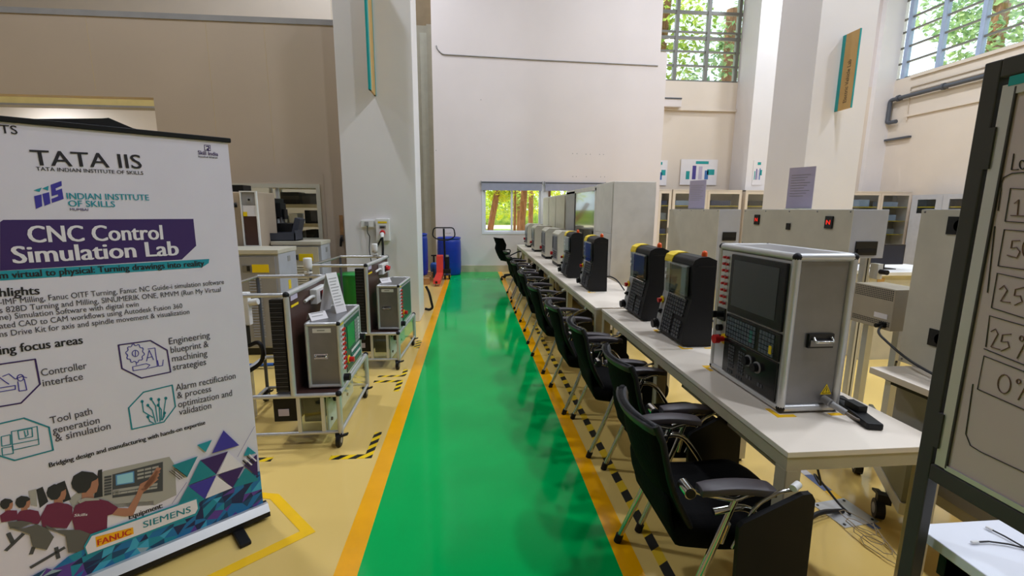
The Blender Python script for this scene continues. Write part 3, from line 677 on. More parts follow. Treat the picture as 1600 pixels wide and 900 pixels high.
c = MB(); c.box(.20, -.03, 1.16, .235, .03, 1.26, M_whitep); c.cyl((.22, -.03, 1.21), (.22, -.08, 1.21), .016, M_black); c.build('plug', tN)
tQ = box_on_stand('panel_box', 'tall pale panel box with black vents standing on the rolling bench', 2.44, 1.15, 2.30, .75, 1.612, .26, g, stand=False)
for zz in (1.53, .94):
    c = MB(); c.box(-.006, .87, zz-.045, 0, 1.0, zz+.045, M_dark)
    for k in range(5): c.cyl((-.006, .935, zz), (-.009, .935, zz), .012+.006*k, M_black if k % 2 else M_dark, n=20)
    c.build('vent', tQ)
for nm, x, y, l, w_, a in (('paper_sign', 2.55, 3.40, 'lilac paper sign standing on the panel box with red-lettered switches', .19, -62), ('paper_sign', 2.55, 5.05, 'narrow lilac paper sign standing on the panel box by the tall cabinet', .22, -66)):
    t = thing(nm, l, 'sign', (x, y, 1.612), rad(a), 'lilac paper signs on the panel boxes')
    c = MB(); c.box(-w_/2, -.002, .005, w_/2, .002, .32, M_lilac); c.build('sheet', t)
    c = MB(); c.box(-w_/2, -.03, 0, w_/2, .03, .004, M_clear); c.box(-w_/2, .003, 0, w_/2, .005, .32, M_clear); c.build('clear_holder', t)
    c = MB()
    for k in range(9): c.box(-w_/2+.02, -.003, .26-k*.02, w_/2-.03-.02*(k % 3), -.002, .264-k*.02, M_panelgrey)
    c.build('printed_lines', t)
# ventilated power supply
t = thing('power_supply', 'ventilated metal power supply hanging between the two panel boxes', 'power supply', (2.45, 2.385, 0))
M_perf = mat('perforated_beige_metal', (168, 158, 138), 0.45)
c = MB(); c.box(0, 0, .90, .20, .29, 1.15, M_perf); c.build('body', t, bevel=.004)
c = MB()
for r in range(6):
    for k in range(22): c.box(-.0015, .012+k*.0122, 1.135-r*.011, 0, .018+k*.0122, 1.141-r*.011, M_dark)
for r in range(3):
    for k in range(22): c.box(-.0015, .012+k*.0122, .945-r*.011, 0, .018+k*.0122, .951-r*.011, M_dark)
c.build('vent_holes', t)
c = MB(); c.box(-.002, .03, .965, 0, .12, .995, M_paper); c.build('type_plate', t)
c = MB(); c.box(-.012, .03, .915, 0, .07, .945, M_black); c.cyl((-.012, .05, .93), (-.05, .05, .925), .012, M_black); c.build('inlet_plug', t)
for yy in (.02, .23): c = MB(); c.box(.08, yy, 0, .12, yy+.04, .90, M_alu); c.build('stand_post', t)
# rolling bench
t = thing('rolling_bench', 'pale rolling bench with grey front panel under the tall panel box', 'bench', (2.19, .70, 0))
c = MB(); c.box(0, 0, .715, .72, 1.52, .75, M_tabletop); c.build('bench_top', t, bevel=.003)
c = MB()
for yy in (.03, 1.42):
    for xx in (.15, .62): c.box(xx, yy, .11, xx+.06, yy+.06, .715, M_tframe)
c.box(.15, .09, .13, .21, 1.42, .19, M_cabcream); c.box(.62, .03, .13, .68, 1.48, .19, M_cabcream); c.box(.10, .03, .66, .14, 1.48, .712, M_dark); c.build('frame', t)
c = MB(); c.box(.14, .03, .19, .15, 1.48, .66, M_panelgrey); c.build('front_panel', t)
for xx in (.18, .65):
    for yy in (.08, 1.42):
        c = MB(); c.cyl((xx-.025, yy, .055), (xx+.025, yy, .055), .055, M_black, n=20); c.cyl((xx-.027, yy, .055), (xx+.027, yy, .055), .03, M_greyp, n=16); c.box(xx-.02, yy-.02, .09, xx+.02, yy+.03, .13, M_black); c.cbox((xx-.03, yy+.05, .105), (.03, .07, .012), M_black, (rad(20), 0, 0)); c.build('castor', t)
tag(MB().tube(fillet([(2.44, 2.43, .93), (2.36, 2.38, .90), (2.33, 2.15, .81), (2.30, 1.75, .757), (2.34, 1.3, .757)], .12), .007, M_cable).build('power_cable'), 'black cable from the power supply drooping across the rolling bench', 'cable')
tag(MB().tube(fillet([(2.50, 2.50, .62), (2.50, 2.46, .60), (2.52, 2.36, .58), (2.46, 2.33, .70), (2.40, 2.27, .757)], .05), .006, M_cable).build('power_cable'), 'thin black lead dangling below the power supply', 'cable')
t = thing('rolling_panel', 'low olive-grey rolling panel with a white rail and castor under the bench', 'divider', (2.075, 1.83, 0), rad(-31))  # olive panel added as a piece of its own; its owner is unclear
c = MB(); c.box(0, 0, .20, .02, .72, .42, mat('olive_grey_panel', (112, 110, 88), .5)); c.build('panel_board', t)
c = MB(); c.box(-.006, -.01, .14, .026, .73, .20, M_cabcream); c.build('rail', t)
for yy in (.16, .62):
    c = MB(); c.cyl((-.055, yy, .05), (-.015, yy, .05), .05, M_black, n=20); c.cyl((-.057, yy, .05), (-.013, yy, .05), .028, M_greyp, n=16); c.box(-.05, yy-.02, .09, .01, yy+.02, .14, M_black); c.cbox((-.035, yy+.05, .12), (.03, .08, .012), M_black, (rad(-15), 0, 0)); c.build('castor', t)
# counter and monitor beyond
t = thing('counter', 'white counter beyond the panel boxes carrying a dark monitor', 'counter', (4.15, 4.35, 0))
c = MB(); c.box(0, 0, .93, 1.1, .7, .97, M_whitep); c.build('counter_top', t, bevel=.004)
c = MB(); c.box(.03, .04, 0, 1.07, .66, .93, M_cabcream); c.build('body', t); c = MB(); c.box(.12, .034, .85, .2, .04, .9, M_tan); c.build('sticker', t)
t = thing('flat_monitor', 'dark flat monitor standing on the white counter', 'monitor', (4.52, 4.62, .97))
c = MB(); c.box(-.2, -.015, .05, .24, .015, .27, M_black2); c.box(-.19, -.017, .06, .23, -.015, .26, mat('navy_screen', (36, 42, 58), .3)); c.build('screen', t)
c = MB(); c.box(-.02, 0, 0, .04, .03, .1, M_black); c.box(-.1, -.06, 0, .12, .08, .008, M_black); c.build('stand', t)

# ------------------------------------------------------------------ glass cupboards along the far wall
def cupboard(label, x0, x1, y, z, doors, rot=0, solid=False):
    w = x1-x0; t = thing('glass_cupboard', label, 'cupboard', (x0, y, 0), rot, 'cupboards along the far walls')
    m = M_cream if not solid else M_cabgrey
    c = MB(); c.box(0, .43, .06, w, .45, z, m); c.box(0, .02, .06, .02, .43, z, m); c.box(w-.02, .02, .06, w, .43, z, m); c.box(0, 0, z-.03, w, .45, z, m); c.box(0, .02, .04, w, .45, .10, m); c.build('body', t)
    for k, zz in enumerate((.55, .95, 1.32, 1.70)):
        c = MB(); c.box(.02, .04, zz, w-.02, .43, zz+.02, M_greyp); c.box(.02, .035, zz, w-.02, .04, zz+.02, M_yel); c.build('shelf', t)
    dw = w/doors
    for k in range(doors):
        a, b_ = k*dw+.004, (k+1)*dw-.004; f = .11 if not solid else .16
        c = MB()
        if solid: c.box(a, 0, .1, b_, .02, 1.55, m); c.box(a, 0, 1.9, b_, .02, z-.03, m); c.box(a, 0, 1.55, a+f, .02, 1.9, m); c.box(b_-f, 0, 1.55, b_, .02, 1.9, m)
        else: wframe(c, a, b_, .1, z-.035, f*.62, 0, .02, m); c.box(a, 0, .1, b_, .02, .35, m)
        d_ = c.build('door', t)
        c = MB(); c.box(a+f*.6, .009, .3 if not solid else 1.5, b_-f*.6, .012, z-.1, M_cglass); c.build('pane', d_)
        c = MB(); c.box((b_-.06 if k % 2 == 0 else a+.03), -.02, 1.0, (b_-.03 if k % 2 == 0 else a+.06), 0, 1.14, M_steel); c.build('handle', d_)
    return t
cupboard('narrow glass cupboard just right of the tall grey cabinet', 4.87, 5.22, 11.7, 2.13, 1)
cupboard('double-door glass cupboard above the panel box with the narrow lilac sign', 5.25, 7.15, 11.7, 2.13, 2)
cupboard('double-door glass cupboard holding a cardboard box, left of the white sign column', 7.25, 9.15, 11.7, 2.13, 2)
cupboard('double-door glass cupboard right of the white sign column', 10.25, 12.05, 11.7, 2.13, 2)
cupboard('grey cupboard with small door windows along the right wall', 11.55, 13.95, 11.2, 2.02, 3, rad(-90), True)
rnd = random.Random(5)
M_navy = mat('navy_box', (40, 60, 104), .5); M_lb = mat('pale_blue_box', (176, 190, 214), .5)
cells = [(5.02, 'in the narrow cupboard by the tall cabinet', .24), (5.62, 'behind the first glass door', .5), (6.62, 'behind the second glass door', .55), (7.62, 'behind the third glass door', .4), (8.35, 'beside the cardboard box', .4), (10.65, 'right of the sign column', .5), (11.5, 'in the last glass cupboard', .5)]
for x, l, w_ in cells:
    for zz, nm in ((.97, 'on the waist-high shelf'), (1.34, 'on the middle shelf'), (1.72, 'on the top shelf')):
        m = rnd.choice([M_navy, M_lb, M_greyp, M_black, M_navy]); h = rnd.uniform(.12, .2); cn = {'navy_box': 'navy', 'pale_blue_box': 'pale blue', 'grey_plastic': 'grey', 'black_plastic': 'black'}[m.name]
        card = l.startswith('beside') and zz == 1.72
        c = MB(); c.box(x-w_/2, 11.78, zz, x+w_/2, 12.05, zz+h, M_card if card else m)
        tag(c.build('storage_box', bevel=.008), ('brown cardboard box '+nm+' of the cupboard beside the sign column') if card else f'{cn} storage box {nm} {l}', 'box', 'boxes in the glass cupboards')
# posters, wall box
def poster(label, x0, x1, y, z0, z1, seed):
    t = thing('poster', label, 'poster', ((x0+x1)/2, y, z0), 0, 'posters on the far wall'); w = (x1-x0)/2; h = z1-z0
    c = MB(); c.box(-w, 0, 0, w, .012, h, M_paper); c.build('panel', t)
    q = random.Random(seed); c = MB(); mm = [M_teal, mat('purple_ink', (70, 60, 140), .6), M_lilac, mat('blue_ink', (60, 110, 170), .6)]
    for k in range(4): x = -w*.7+k*w*.34; c.box(x, -.0015, h*.22, x+w*.2, 0, h*q.uniform(.5, .8), mm[k])
    c.box(-w*.2, -.0015, h*.82, w*.5, 0, h*.93, M_teal); c.box(w*.45, -.0015, h*.4, w*.85, 0, h*.62, M_teal); c.build('print', t)
    return t
poster('wide white poster with blue and teal print on the far wall', 6.0, 7.1, 12.97, 2.32, 3.04, 1)
poster('narrow white poster peeking out beside the back wall edge', 4.98, 5.6, 12.97, 2.3, 3.0, 2)
poster('small white poster on the far pillar', 7.70, 7.98, 12.185, 2.29, 2.95, 3)
tag(MB().box(5.2, 12.80, 4.42, 5.82, 12.93, 4.66, M_white).box(5.2, 12.78, 4.62, 5.82, 12.80, 4.66, M_pipe).build('wall_box', bevel=.01), 'white cable box on the far wall ledge', 'box')
# hanging signs on the columns
t = thing('hanging_sign', 'tan and teal flag sign reading Electric Vehicle Lab on the right column', 'sign', (5.205, 6.42, 3.0), 0, 'flag signs on the columns')
c = MB(); c.box(-.009, -.29, 0, .009, 0, 1.01, M_tan); c.build('panel', t)
c = MB(); c.box(-.0105, -.06, 0, .0105, 0, 1.01, M_teal); c.box(-.0105, -.292, 0, .0105, -.285, 1.01, M_teal); c.build('teal_stripe', t)
c = MB(); put_text(c, 'Electric Vehicle Lab', (-.0112, -.20, .09), (0, 0, 1), (0, 1, 0), .56, .06, M_ink); c.build('lettering', t)
t = thing('hanging_sign', 'tan and teal flag sign seen nearly edge-on on the left column', 'sign', (-1.25, 6.42, 3.05), 0, 'flag signs on the columns')
c = MB(); c.box(-.012, -.34, 0, .012, 0, 1.6, M_tan); c.build('panel', t)
c = MB(); c.box(-.0135, -.343, 0, .0135, -.27, 1.6, M_teal); c.box(-.0135, -.03, 0, .0135, 0, 1.6, M_teal); c.build('teal_stripe', t)
# pipe on the right wall and cable on the back wall
t = thing('wall_pipe', 'dark grey pipe running along the right wall under the windows', 'pipe', (12.05, 12.8, 0))
c = MB(); c.tube(fillet([(0, -17, 4.75), (0, 0, 4.75), (0, 0, 4.12), (0, -.28, 4.12)], .08), .055, M_pipe, 12); c.build('pipe_run', t)
for yy in (-.25, -1.5, -2.75, -4.0):
    c = MB(); c.cyl((0, yy-.03, 4.75), (0, yy+.03, 4.75), .085, M_pipe, n=16); c.box(0, yy-.02, 4.7, .12, yy+.02, 4.8, M_pipe); c.build('pipe_clamp', t)
c = MB(); c.box(.02, -.7, 3.62, .12, .05, 3.67, M_pipe); c.build('bracket', t)
tag(MB().tube(fillet([(-.80, 11.585, 5.38), (-.78, 11.585, 5.30), (-.66, 11.585, 5.19), (1.6, 11.585, 5.14), (4.6, 11.585, 5.10)], .06), .013, M_panelgrey, 6).build('wall_cable'), 'thin grey cable stapled across the white back wall', 'cable')

# ------------------------------------------------------------------ mobile whiteboard and the desk behind it
WB = 1.175
t = thing('mobile_whiteboard', 'mobile whiteboard in a dark steel frame with handwritten percentages', 'whiteboard', (0, 0, 0))
yA, yB = 1.0, -.25
for yy in (yA-.035, yB):
    c = MB(); c.box(WB-.016, yy, .08, WB+.016, yy+.035, 1.93, M_bframe); p = c.build('post', t, bevel=.003)
    c = MB(); c.box(WB-.25, yy+.002, .06, WB+.25, yy+.033, .10, M_bframe); c.build('foot_bar', p)
    for xx in (-.23, .23): c = MB(); c.cyl((WB+xx, yy+.003, .03), (WB+xx, yy+.032, .03), .03, M_black); c.build('castor', p)
c = MB(); c.box(WB-.016, yB+.035, 1.89, WB+.016, yA-.035, 1.93, M_bframe); c.build('top_rail', t, bevel=.003)
c = MB(); c.box(WB-.016, yB+.035, .925, WB+.016, yA-.035, .967, M_bframe); c.build('lower_rail', t, bevel=.003)
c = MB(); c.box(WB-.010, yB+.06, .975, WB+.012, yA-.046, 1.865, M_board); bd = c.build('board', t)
c = MB(); c.box(WB-.015, yA-.068, .972, WB+.015, yA-.044, 1.872, M_alu); c.box(WB-.015, yB+.05, 1.85, WB+.015, yA-.068, 1.874, M_alu); c.box(WB-.015, yB+.05, .97, WB+.015, yA-.068, .982, M_alu); c.box(WB-.0155, yA-.0715, .975, WB-.01, yA-.068, 1.865, M_bframe); c.build('board_trim', bd)
c = MB(); c.box(WB-.016, .55, 1.868, WB+.016, yA-.055, 1.888, M_teal); c.build('teal_edge', bd)
for zz in (1.74, 1.06): c = MB(); c.box(WB-.020, yA-.048, zz-.045, WB-.002, yA-.034, zz+.045, M_bframe); c.build('clamp', t)
def wb(px, py):
    d = eye(px, py); k = (WB-.0115-CAM.x)/d.x; return CAM+d*k
def crop(ox, oy, s, pts): return [(ox+x/s, oy+y/s) for x, y in pts]
def ell(cx, cy_, rx, ry): return [(cx+rx*cos(a*pi/8), cy_+ry*sin(a*pi/8)) for a in range(17)]
A = lambda p: crop(1480, 220, 3.75, p)
B_ = lambda p: crop(1480, 420, 2.5, p)
ink = [A([(390, 75), (375, 170), (418, 168)]), A(ell(440, 140, 17, 26)), A([(560, 180), (450, 185), (380, 190), (330, 215), (315, 250), (314, 290), (297, 410)]), A([(278, 500), (235, 890)]), B_([(100, 450), (72, 645), (90, 690), (130, 715), (300, 795), (380, 830)]),
       A([(560, 290), (370, 278), (338, 472), (560, 486)]), A([(560, 540), (333, 520), (297, 733), (560, 770)]),
       B_([(360, 52), (195, 17), (172, 152), (360, 212)]), B_([(360, 240), (165, 183), (150, 305)]), B_([(143, 312), (360, 400)]), B_([(360, 425), (143, 340), (118, 470), (360, 577)])]
redink = [A([(392, 368), (418, 345), (410, 435)]), A([(370, 437), (460, 441)]), A([(425, 585), (380, 585), (372, 630), (405, 624), (425, 650), (408, 686), (350, 670)]), A(ell(462, 635, 22, 48)),
          B_([(203, 80), (222, 65), (234, 85), (208, 127), (246, 132)]), B_([(300, 72), (266, 80), (261, 105), (285, 105), (292, 128), (262, 142)]), B_([(170, 245), (188, 235), (198, 255), (170, 305), (206, 316)]), B_([(250, 255), (215, 258), (210, 285), (236, 285), (242, 306), (210, 321)]),
          B_(ell(290, 272, 8, 10)), B_([(318, 262), (272, 350)]), B_(ell(222, 450, 25, 37)), B_(ell(278, 440, 8, 9)), B_([(316, 440), (276, 512)]), B_(ell(312, 508, 8, 9))]
M_marker = mat('marker_ink', (48, 46, 46), .6, var=0); M_marker2 = mat('brownish_marker_ink', (112, 84, 74), .6, var=0)
c = MB()
for s_ in ink: c.tube([wb(*p) for p in s_], .0011, M_marker, 5)
for s_ in redink: c.tube([wb(*p) for p in s_], .0011, M_marker2, 5)
wr = c.build('handwriting', bd); wr['label'] = 'handwritten percentages in boxes'
t = thing('desk', 'white desk with loose wires behind the mobile whiteboard', 'desk', (1.222, -.9, 0))
c = MB(); c.box(0, 0, .71, .75, 1.93, .74, mat('white_laminate', (226, 230, 240), .3, var=.02)); c.build('desk_top', t, bevel=.003)
c = MB(); c.box(.03, .05, .63, .06, 1.88, .71, M_dark); c.box(.68, .05, .63, .72, 1.88, .71, M_tframe); c.build('apron', t)
for xx in (.03, .66):
    for yy in (.05, 1.80): c = MB(); c.box(xx, yy, 0, xx+.06, yy+.06, .71, M_tframe); c.build('leg', t)
def dk(px, py, z=.745):
    d = eye(px, py); k = (z-CAM.z)/d.z; return CAM+d*k
for pts, l in ((((1525, 847), (1545, 846), (1575, 850), (1600, 856), (1640, 880)), 'short dark wire with a clear connector lying on the white desk'), (((1548, 827), (1570, 838), (1600, 855), (1640, 878)), 'dark wire with a white tip crossing the other on the desk')):
    P = [dk(*p, .746) for p in pts]
    t2 = thing('loose_wire', l, 'wire', P[0]); Q = [p-P[0] for p in P]
    c = MB(); c.tube(Q, .0022, M_cable, 6); c.build('lead', t2)
    c = MB(); c.tube([Q[0]-(Q[1]-Q[0])*.35, Q[0]+(Q[1]-Q[0])*.15], .004, M_whitep, 6); c.build('connector', t2)
# floor plate, cables under the table, tape on the floor
t = thing('floor_plate', 'steel floor plate with cable ends under the near table', 'plate', (1.98, 2.03, 0), rad(8))
c = MB(); c.box(-.11, -.10, 0, .11, .10, .004, M_alu); c.build('plate', t); c = MB()
for x in (-.09, .09):
    for y in (-.08, .08): c.cyl((x, y, .004), (x, y, .007), .007, M_dark)
c.build('screws', t)
tag(MB().tube([(1.93+.05*cos(a*.55)*(1+.25*sin(a*1.7)), 1.73+.11*sin(a*.55)+.004*a, .006+.0012*a) for a in range(46)], .0022, mat('tan_cable', (150, 132, 102), .5), 6).build('coiled_cable'), 'thin brown cable coiled on the floor under the near table', 'cable')
tag(MB().tube(fillet([(1.70, 2.05, .66), (1.82, 2.12, .35), (1.86, 2.05, .12), (1.90, 2.20, .16), (1.97, 2.05, .03), (1.99, 2.0, .01)], .08), .006, M_cable, 6).build('hanging_cable'), 'black cable looping down from the table to the floor plate', 'cable')
tag(MB().tube(fillet([(1.30, 1.75, .02), (1.6, 1.9, .012), (1.80, 2.0, .04), (1.97, 2.03, .012)], .1), .012, M_cable, 8).build('floor_cable'), 'thick black cable lying from the chair side to the floor plate', 'cable')
sp = [(1.245+.016*cos(a*1.3), 1.56+.016*sin(a*1.3), .05+.0048*a) for a in range(130)]
tag(MB().tube(sp, .006, M_black, 6).build('spiral_cable'), 'black spiral cable hanging beside the near table leg', 'cable')
tag(MB().tube(fillet([(1.52, 2.25, .755), (1.66, 2.28, .9), (1.70, 2.22, 1.0), (1.75, 2.24, .8), (1.78, 2.2, .55)], .08), .008, M_cable, 8).build('console_cable'), 'black cable hanging behind the steel console', 'cable')
t = thing('plug_adapter', 'black plug adapters standing on the table edge behind the steel console', 'adapter', (1.64, 2.02, .75))
c = MB(); c.box(-.035, -.05, 0, .035, .05, .07, M_black); c.build('body', t, bevel=.006); c = MB(); c.box(.0, -.03, .07, .03, .02, .12, M_dark); c.tube(fillet([(0, 0, .1), (-.02, .05, .2), (.0, .1, .28), (.03, .12, .15)], .05), .006, M_cable, 6); c.build('lead', t)
for (p0, p1, l) in (((1.38, 4.9, .76), (1.60, 4.6, .76), 'black cable loop behind the lone black control unit'), ((1.40, 5.85, .76), (1.62, 5.6, .76), 'black cable behind the black unit by the small monitors'), ((1.50, 2.9, .76), (1.62, 2.65, .76), 'black cable curling behind the first black control unit'), ((1.48, 3.55, .76), (1.60, 3.25, .76), 'black cable behind the far black unit of the end table')):
    a, b2 = Vector(p0), Vector(p1)
    tag(MB().tube(fillet([a, a*.7+b2*.3+Vector((.03, .02, .13)), a*.4+b2*.6+Vector((.04, 0, .10)), b2], .08), .007, M_cable, 6).build('unit_cable'), l, 'cable')
M_btape = mat('blue_tape', (92, 110, 160), .4)
for k, y in enumerate((1.95, 2.14, 2.33, 2.52, 2.71, 2.90)):
    pass
c = MB()
for k in range(8): c.box(2.02, 1.9+k*.16, 0, 2.07, 2.06+k*.16, .0012, (M_btape, M_ytape, M_btape, M_paper)[k % 4])
tag(c.build('floor_tape'), 'blue and yellow floor tape under the rolling bench edge', 'tape')

# ------------------------------------------------------------------ roll-up banner
BA = rad(39.73); BO = Vector((-1.10, 2.24, 0)); BX = Vector((cos(BA), sin(BA), 0)); BN = Vector((sin(BA), -cos(BA), 0))
BW, BH0, BH1 = .92, .075, 1.893
t = thing('rollup_banner', 'white roll-up banner for the CNC Control Simulation Lab', 'banner', BO, BA)
c = MB(); N_ = 24
def wav(x, z): return .0
c.box(-BW, -.001, BH0, 0, .001, BH1, mat('banner_fabric', (222, 216, 232), .6, var=.02)); sh = c.build('printed_sheet', t)
c = MB(); c.prism([(-.045, .02), (-.045, .055), (-.02, .082), (.02, .082), (.045, .055), (.045, .02)], 'x', -BW-.02, .018, M_black); c.build('base_cassette', t, bevel=.004)
c = MB(); c.prism([(-.046, .050), (-.022, .083), (-.006, .083), (-.006, .086), (-.024, .086), (-.05, .052)], 'x', -BW-.02, .017, M_alu); c.build('base_trim', t)
for xx in (-.13, -.78): c = MB(); c.box(xx-.025, -.17, 0, xx+.025, .12, .02, M_black); c.build('foot', t, bevel=.006)
c = MB(); c.box(-BW-.01, -.010, BH1-.004, .012, .010, BH1+.016, M_black); c.build('top_rail', t, bevel=.003)
c = MB(); c.cyl((-.46, .03, .05), (-.46, .03, BH1-.02), .010, M_alu); c.build('support_pole', t)
c = MB(); c.prism([(-.66, BH1+.01), (-.42, BH1+.045), (-.40, BH1+.05), (-.33, BH1+.02), (-.26, BH1+.008)], 'y', .008, .03, M_black); c.build('pole_hook', t)
def bl(px, py, layer=1):
    d = eye(px, py); k = (BO-CAM).dot(BN)/d.dot(BN); P = CAM+d*k-BO
    return Vector((P.dot(BX), -.001-.0006*layer, P.z))
def poly(mb, pts, m, layer=1): q = [bl(*p, layer) for p in pts]; mb.add(q, [tuple(range(len(q)))], m)
def line(mb, pts, m, w=.0022, layer=2, closed=False):
    q = [bl(*p, layer) for p in pts]
    if closed: q.append(q[0])
    for a, b in zip(q, q[1:]):
        d = (b-a); n = Vector((-d.z, 0, d.x)).normalized()*w*.75; e = d.normalized()*w*.4
        mb.add([a-n-e, b-n+e, b+n+e, a+n-e], [(0, 1, 2, 3)], m)
def btext(mb, s, p0, p1, h, m, bold=0, layer=3, shear=0):
    a, b = bl(*p0, layer), bl(*p1, layer); u = (b-a); w = u.length; u.normalize(); v = Vector((-u.z, 0, u.x))
    m_ = ((p0[0]+p1[0])/2, (p0[1]+p1[1])/2); sc_ = (bl(m_[0], m_[1]-10).z-bl(*m_).z)/10/.0029; put_text(mb, s, a, u, v, w, h*1.9*sc_, m, bold, shear)
I_p = mat('purple_print', (58, 32, 98), .6, var=0); I_v = mat('violet_print', (62, 54, 160), .6, var=0); I_t = mat('teal_print', (28, 146, 166), .6, var=0); I_k = mat('black_print', (34, 30, 38), .6, var=0)
I_w = mat('white_print', (232, 226, 236), .6, var=0); I_g = mat('grey_print', (72, 66, 78), .6, var=0); I_t2 = mat('deep_teal_print', (20, 132, 148), .6, var=0); I_m = mat('maroon_print', (112, 36, 72), .6, var=0)
I_s = mat('skin_print', (176, 122, 100), .6, var=0); I_h = mat('hair_print', (42, 44, 50), .6, var=0); I_gr = mat('pale_grey_print', (168, 164, 160), .6, var=0); I_dg = mat('dark_grey_print', (70, 72, 78), .6, var=0)
I_sc = mat('screen_print', (150, 205, 226), .6, var=0); I_ch = mat('chair_print', (96, 94, 92), .6, var=0); I_y = mat('yellow_print', (246, 176, 20), .6, var=0); I_r = mat('red_print', (196, 44, 34), .6, var=0); I_nv = mat('navy_print', (30, 34, 70), .6, var=0)
L = MB()
btext(L, 'TS', (1, 208), (28, 210), .020, I_k, .012)
btext(L, 'TATA IIS', (51, 258), (222, 263.5), .034, I_k, .012); btext(L, 'TATA INDIAN INSTITUTE OF SKILLS', (57, 266.5), (224, 273), .0085, I_k, .012)
btext(L, 'INDIAN INSTITUTE', (105, 311), (233, 313), .014, I_t, .02); btext(L, 'OF SKILLS', (107.5, 322.5), (180, 323.5), .014, I_t, .02); btext(L, 'MUMBAI', (109.5, 329), (138, 329.6), .006, I_p, .01)
Z1 = lambda p: crop(0, 160, 2.812, p)
for pl, m in (([(150, 412), (182, 404), (186, 456), (158, 468)], I_v), ([(186, 402), (216, 394), (222, 444), (196, 455)], I_v), ([(222, 362), (270, 345), (272, 366), (244, 378), (246, 388), (272, 378), (280, 424), (228, 442), (226, 424), (256, 412), (254, 404), (228, 412)], I_v), ([(148, 386), (184, 374), (174, 394)], I_t), ([(186, 378), (214, 366), (212, 388)], I_t)): poly(L, Z1(pl), m, 2)
poly(L, Z1([(896, 186), (924, 188), (926, 214), (898, 212)]), I_p, 1); poly(L, Z1([(899, 189), (921, 191), (923, 211), (901, 209)]), I_w, 2); line(L, Z1([(905, 194), (916, 194), (918, 202), (908, 206), (918, 210)]), I_p, .003, 3)
btext(L, 'Skill India', Z1([(870, 228)])[0], Z1([(958, 236)])[0], .009, I_p, .02); btext(L, 'kaushal bharat', Z1([(872, 241)])[0], Z1([(956, 247)])[0], .004, I_k, .02)
poly(L, [(0, 347), (5, 343.5), (302, 342), (306.5, 384), (284, 405.5), (0, 423)], I_p, 1); poly(L, [(0, 423.5), (327, 404.5), (326, 411), (315, 418), (0, 438.5)], I_t, 1)
btext(L, 'CNC Control', (46, 379), (254.5, 374), .037, I_w, .03); btext(L, 'Simulation Lab', (22, 411.5), (279, 398.5), .037, I_w, .03)
btext(L, 'm virtual to physical: Turning drawings into reality', (0, 435.5), (319, 415), .0145, I_k, .03)
btext(L, 'hlights', (0, 463.5), (62, 459.5), .020, I_k, .03)
for s_, a, b in (('-IMF Milling, Fanuc OITF Turning, Fanuc NC Guide-i simulation software', (0, 476.5), (350, 443.5)), ('s 828D Turning and Milling, SINUMERIK ONE, RMVM (Run My Virtual', (0, 489), (345, 455.5)), ('ne) Simulation Software with digital twin', (0, 500), (217, 478.5)),
                 ('ated CAD to CAM workflows using Autodesk Fusion 360', (0, 513.5), (285, 481)), ('ns Drive Kit for axis and spindle movement & visualization', (0, 526.5), (296, 490))): btext(L, s_, a, b, .0125, I_g, .006)
btext(L, 'ing focus areas', (0, 554), (129.5, 536.5), .020, I_k, .03)
for s_, a, b in (('Controller', (65, 587.5), (136, 575.5)), ('interface', (67.5, 603.5), (130, 592.5)), ('Engineering', (264.5, 538), (328, 527.5)), ('blueprint &', (267, 551.5), (326, 541.5)), ('machining', (269, 565), (324, 556)), ('strategies', (270.5, 578.5), (322, 569.5)),
                 ('Alarm rectification', (275, 610.5), (368, 591)), ('& process', (277, 622.5), (330, 611.5)), ('optimization and', (278.5, 636.5), (362.5, 618)), ('validation', (280, 648.5), (330, 637.5)),
                 ('Tool path', (79.5, 662), (144.5, 646.5)), ('generation', (83, 677.5), (156, 660.5)), ('& simulation', (87, 690), (173, 669.5))): btext(L, s_, a, b, .0150 if a[0] > 200 else .0165, I_g, .008)
btext(L, 'Bridging design and manufacturing with hands-on expertise', (77.5, 730), (320.5, 662.5), .0105, I_k, .035)
btext(L, 'Equipment:', (202, 811), (254, 792.5), .012, I_k, .035)
# icon outlines
line(L, [(-12, 571), (0, 569), (55, 561), (62.5, 600), (33, 629.5), (0, 635)], I_p, .0035)
line(L, [(185, 539), (235, 532), (261, 547), (266.5, 581), (221, 590.5), (190.5, 575.6)], I_p, .0035, closed=True)
line(L, [(269, 601.5), (274, 635), (256, 659), (206, 670.5), (201, 637), (224, 612.5)], I_t2, .0035, closed=True)
line(L, [(-8, 663), (0, 661.7), (37.5, 653), (76.5, 667.4), (83, 703), (23, 719), (0, 712), (-8, 708)], I_t2, .0035)
gear = []
for k in range(40):
    a = 2*pi*k/40; r_ = 14.5 if (k//2) % 2 == 0 else 12.2; gear.append((211+r_*cos(a), 552+r_*1.02*sin(a)))
line(L, gear, I_v, .002, closed=True); line(L, ell(211.5, 552, 5, 5), I_v, .002); line(L, [(211.5, 547), (211.5, 557)], I_v, .002); line(L, [(213, 566), (213, 570)], I_v, .002)
line(L, [(207, 573), (228, 568), (234, 570), (229, 576), (208, 579)], I_v, .002, closed=True); line(L, [(229, 564), (233, 547), (240, 562)], I_v, .002); line(L, [(230, 559), (238, 557)], I_v, .002); line(L, [(231, 545), (242, 543.5), (246, 572), (232, 575)], I_v, .002); line(L, [(246, 563), (248, 572), (254, 571), (255, 562)], I_v, .002)
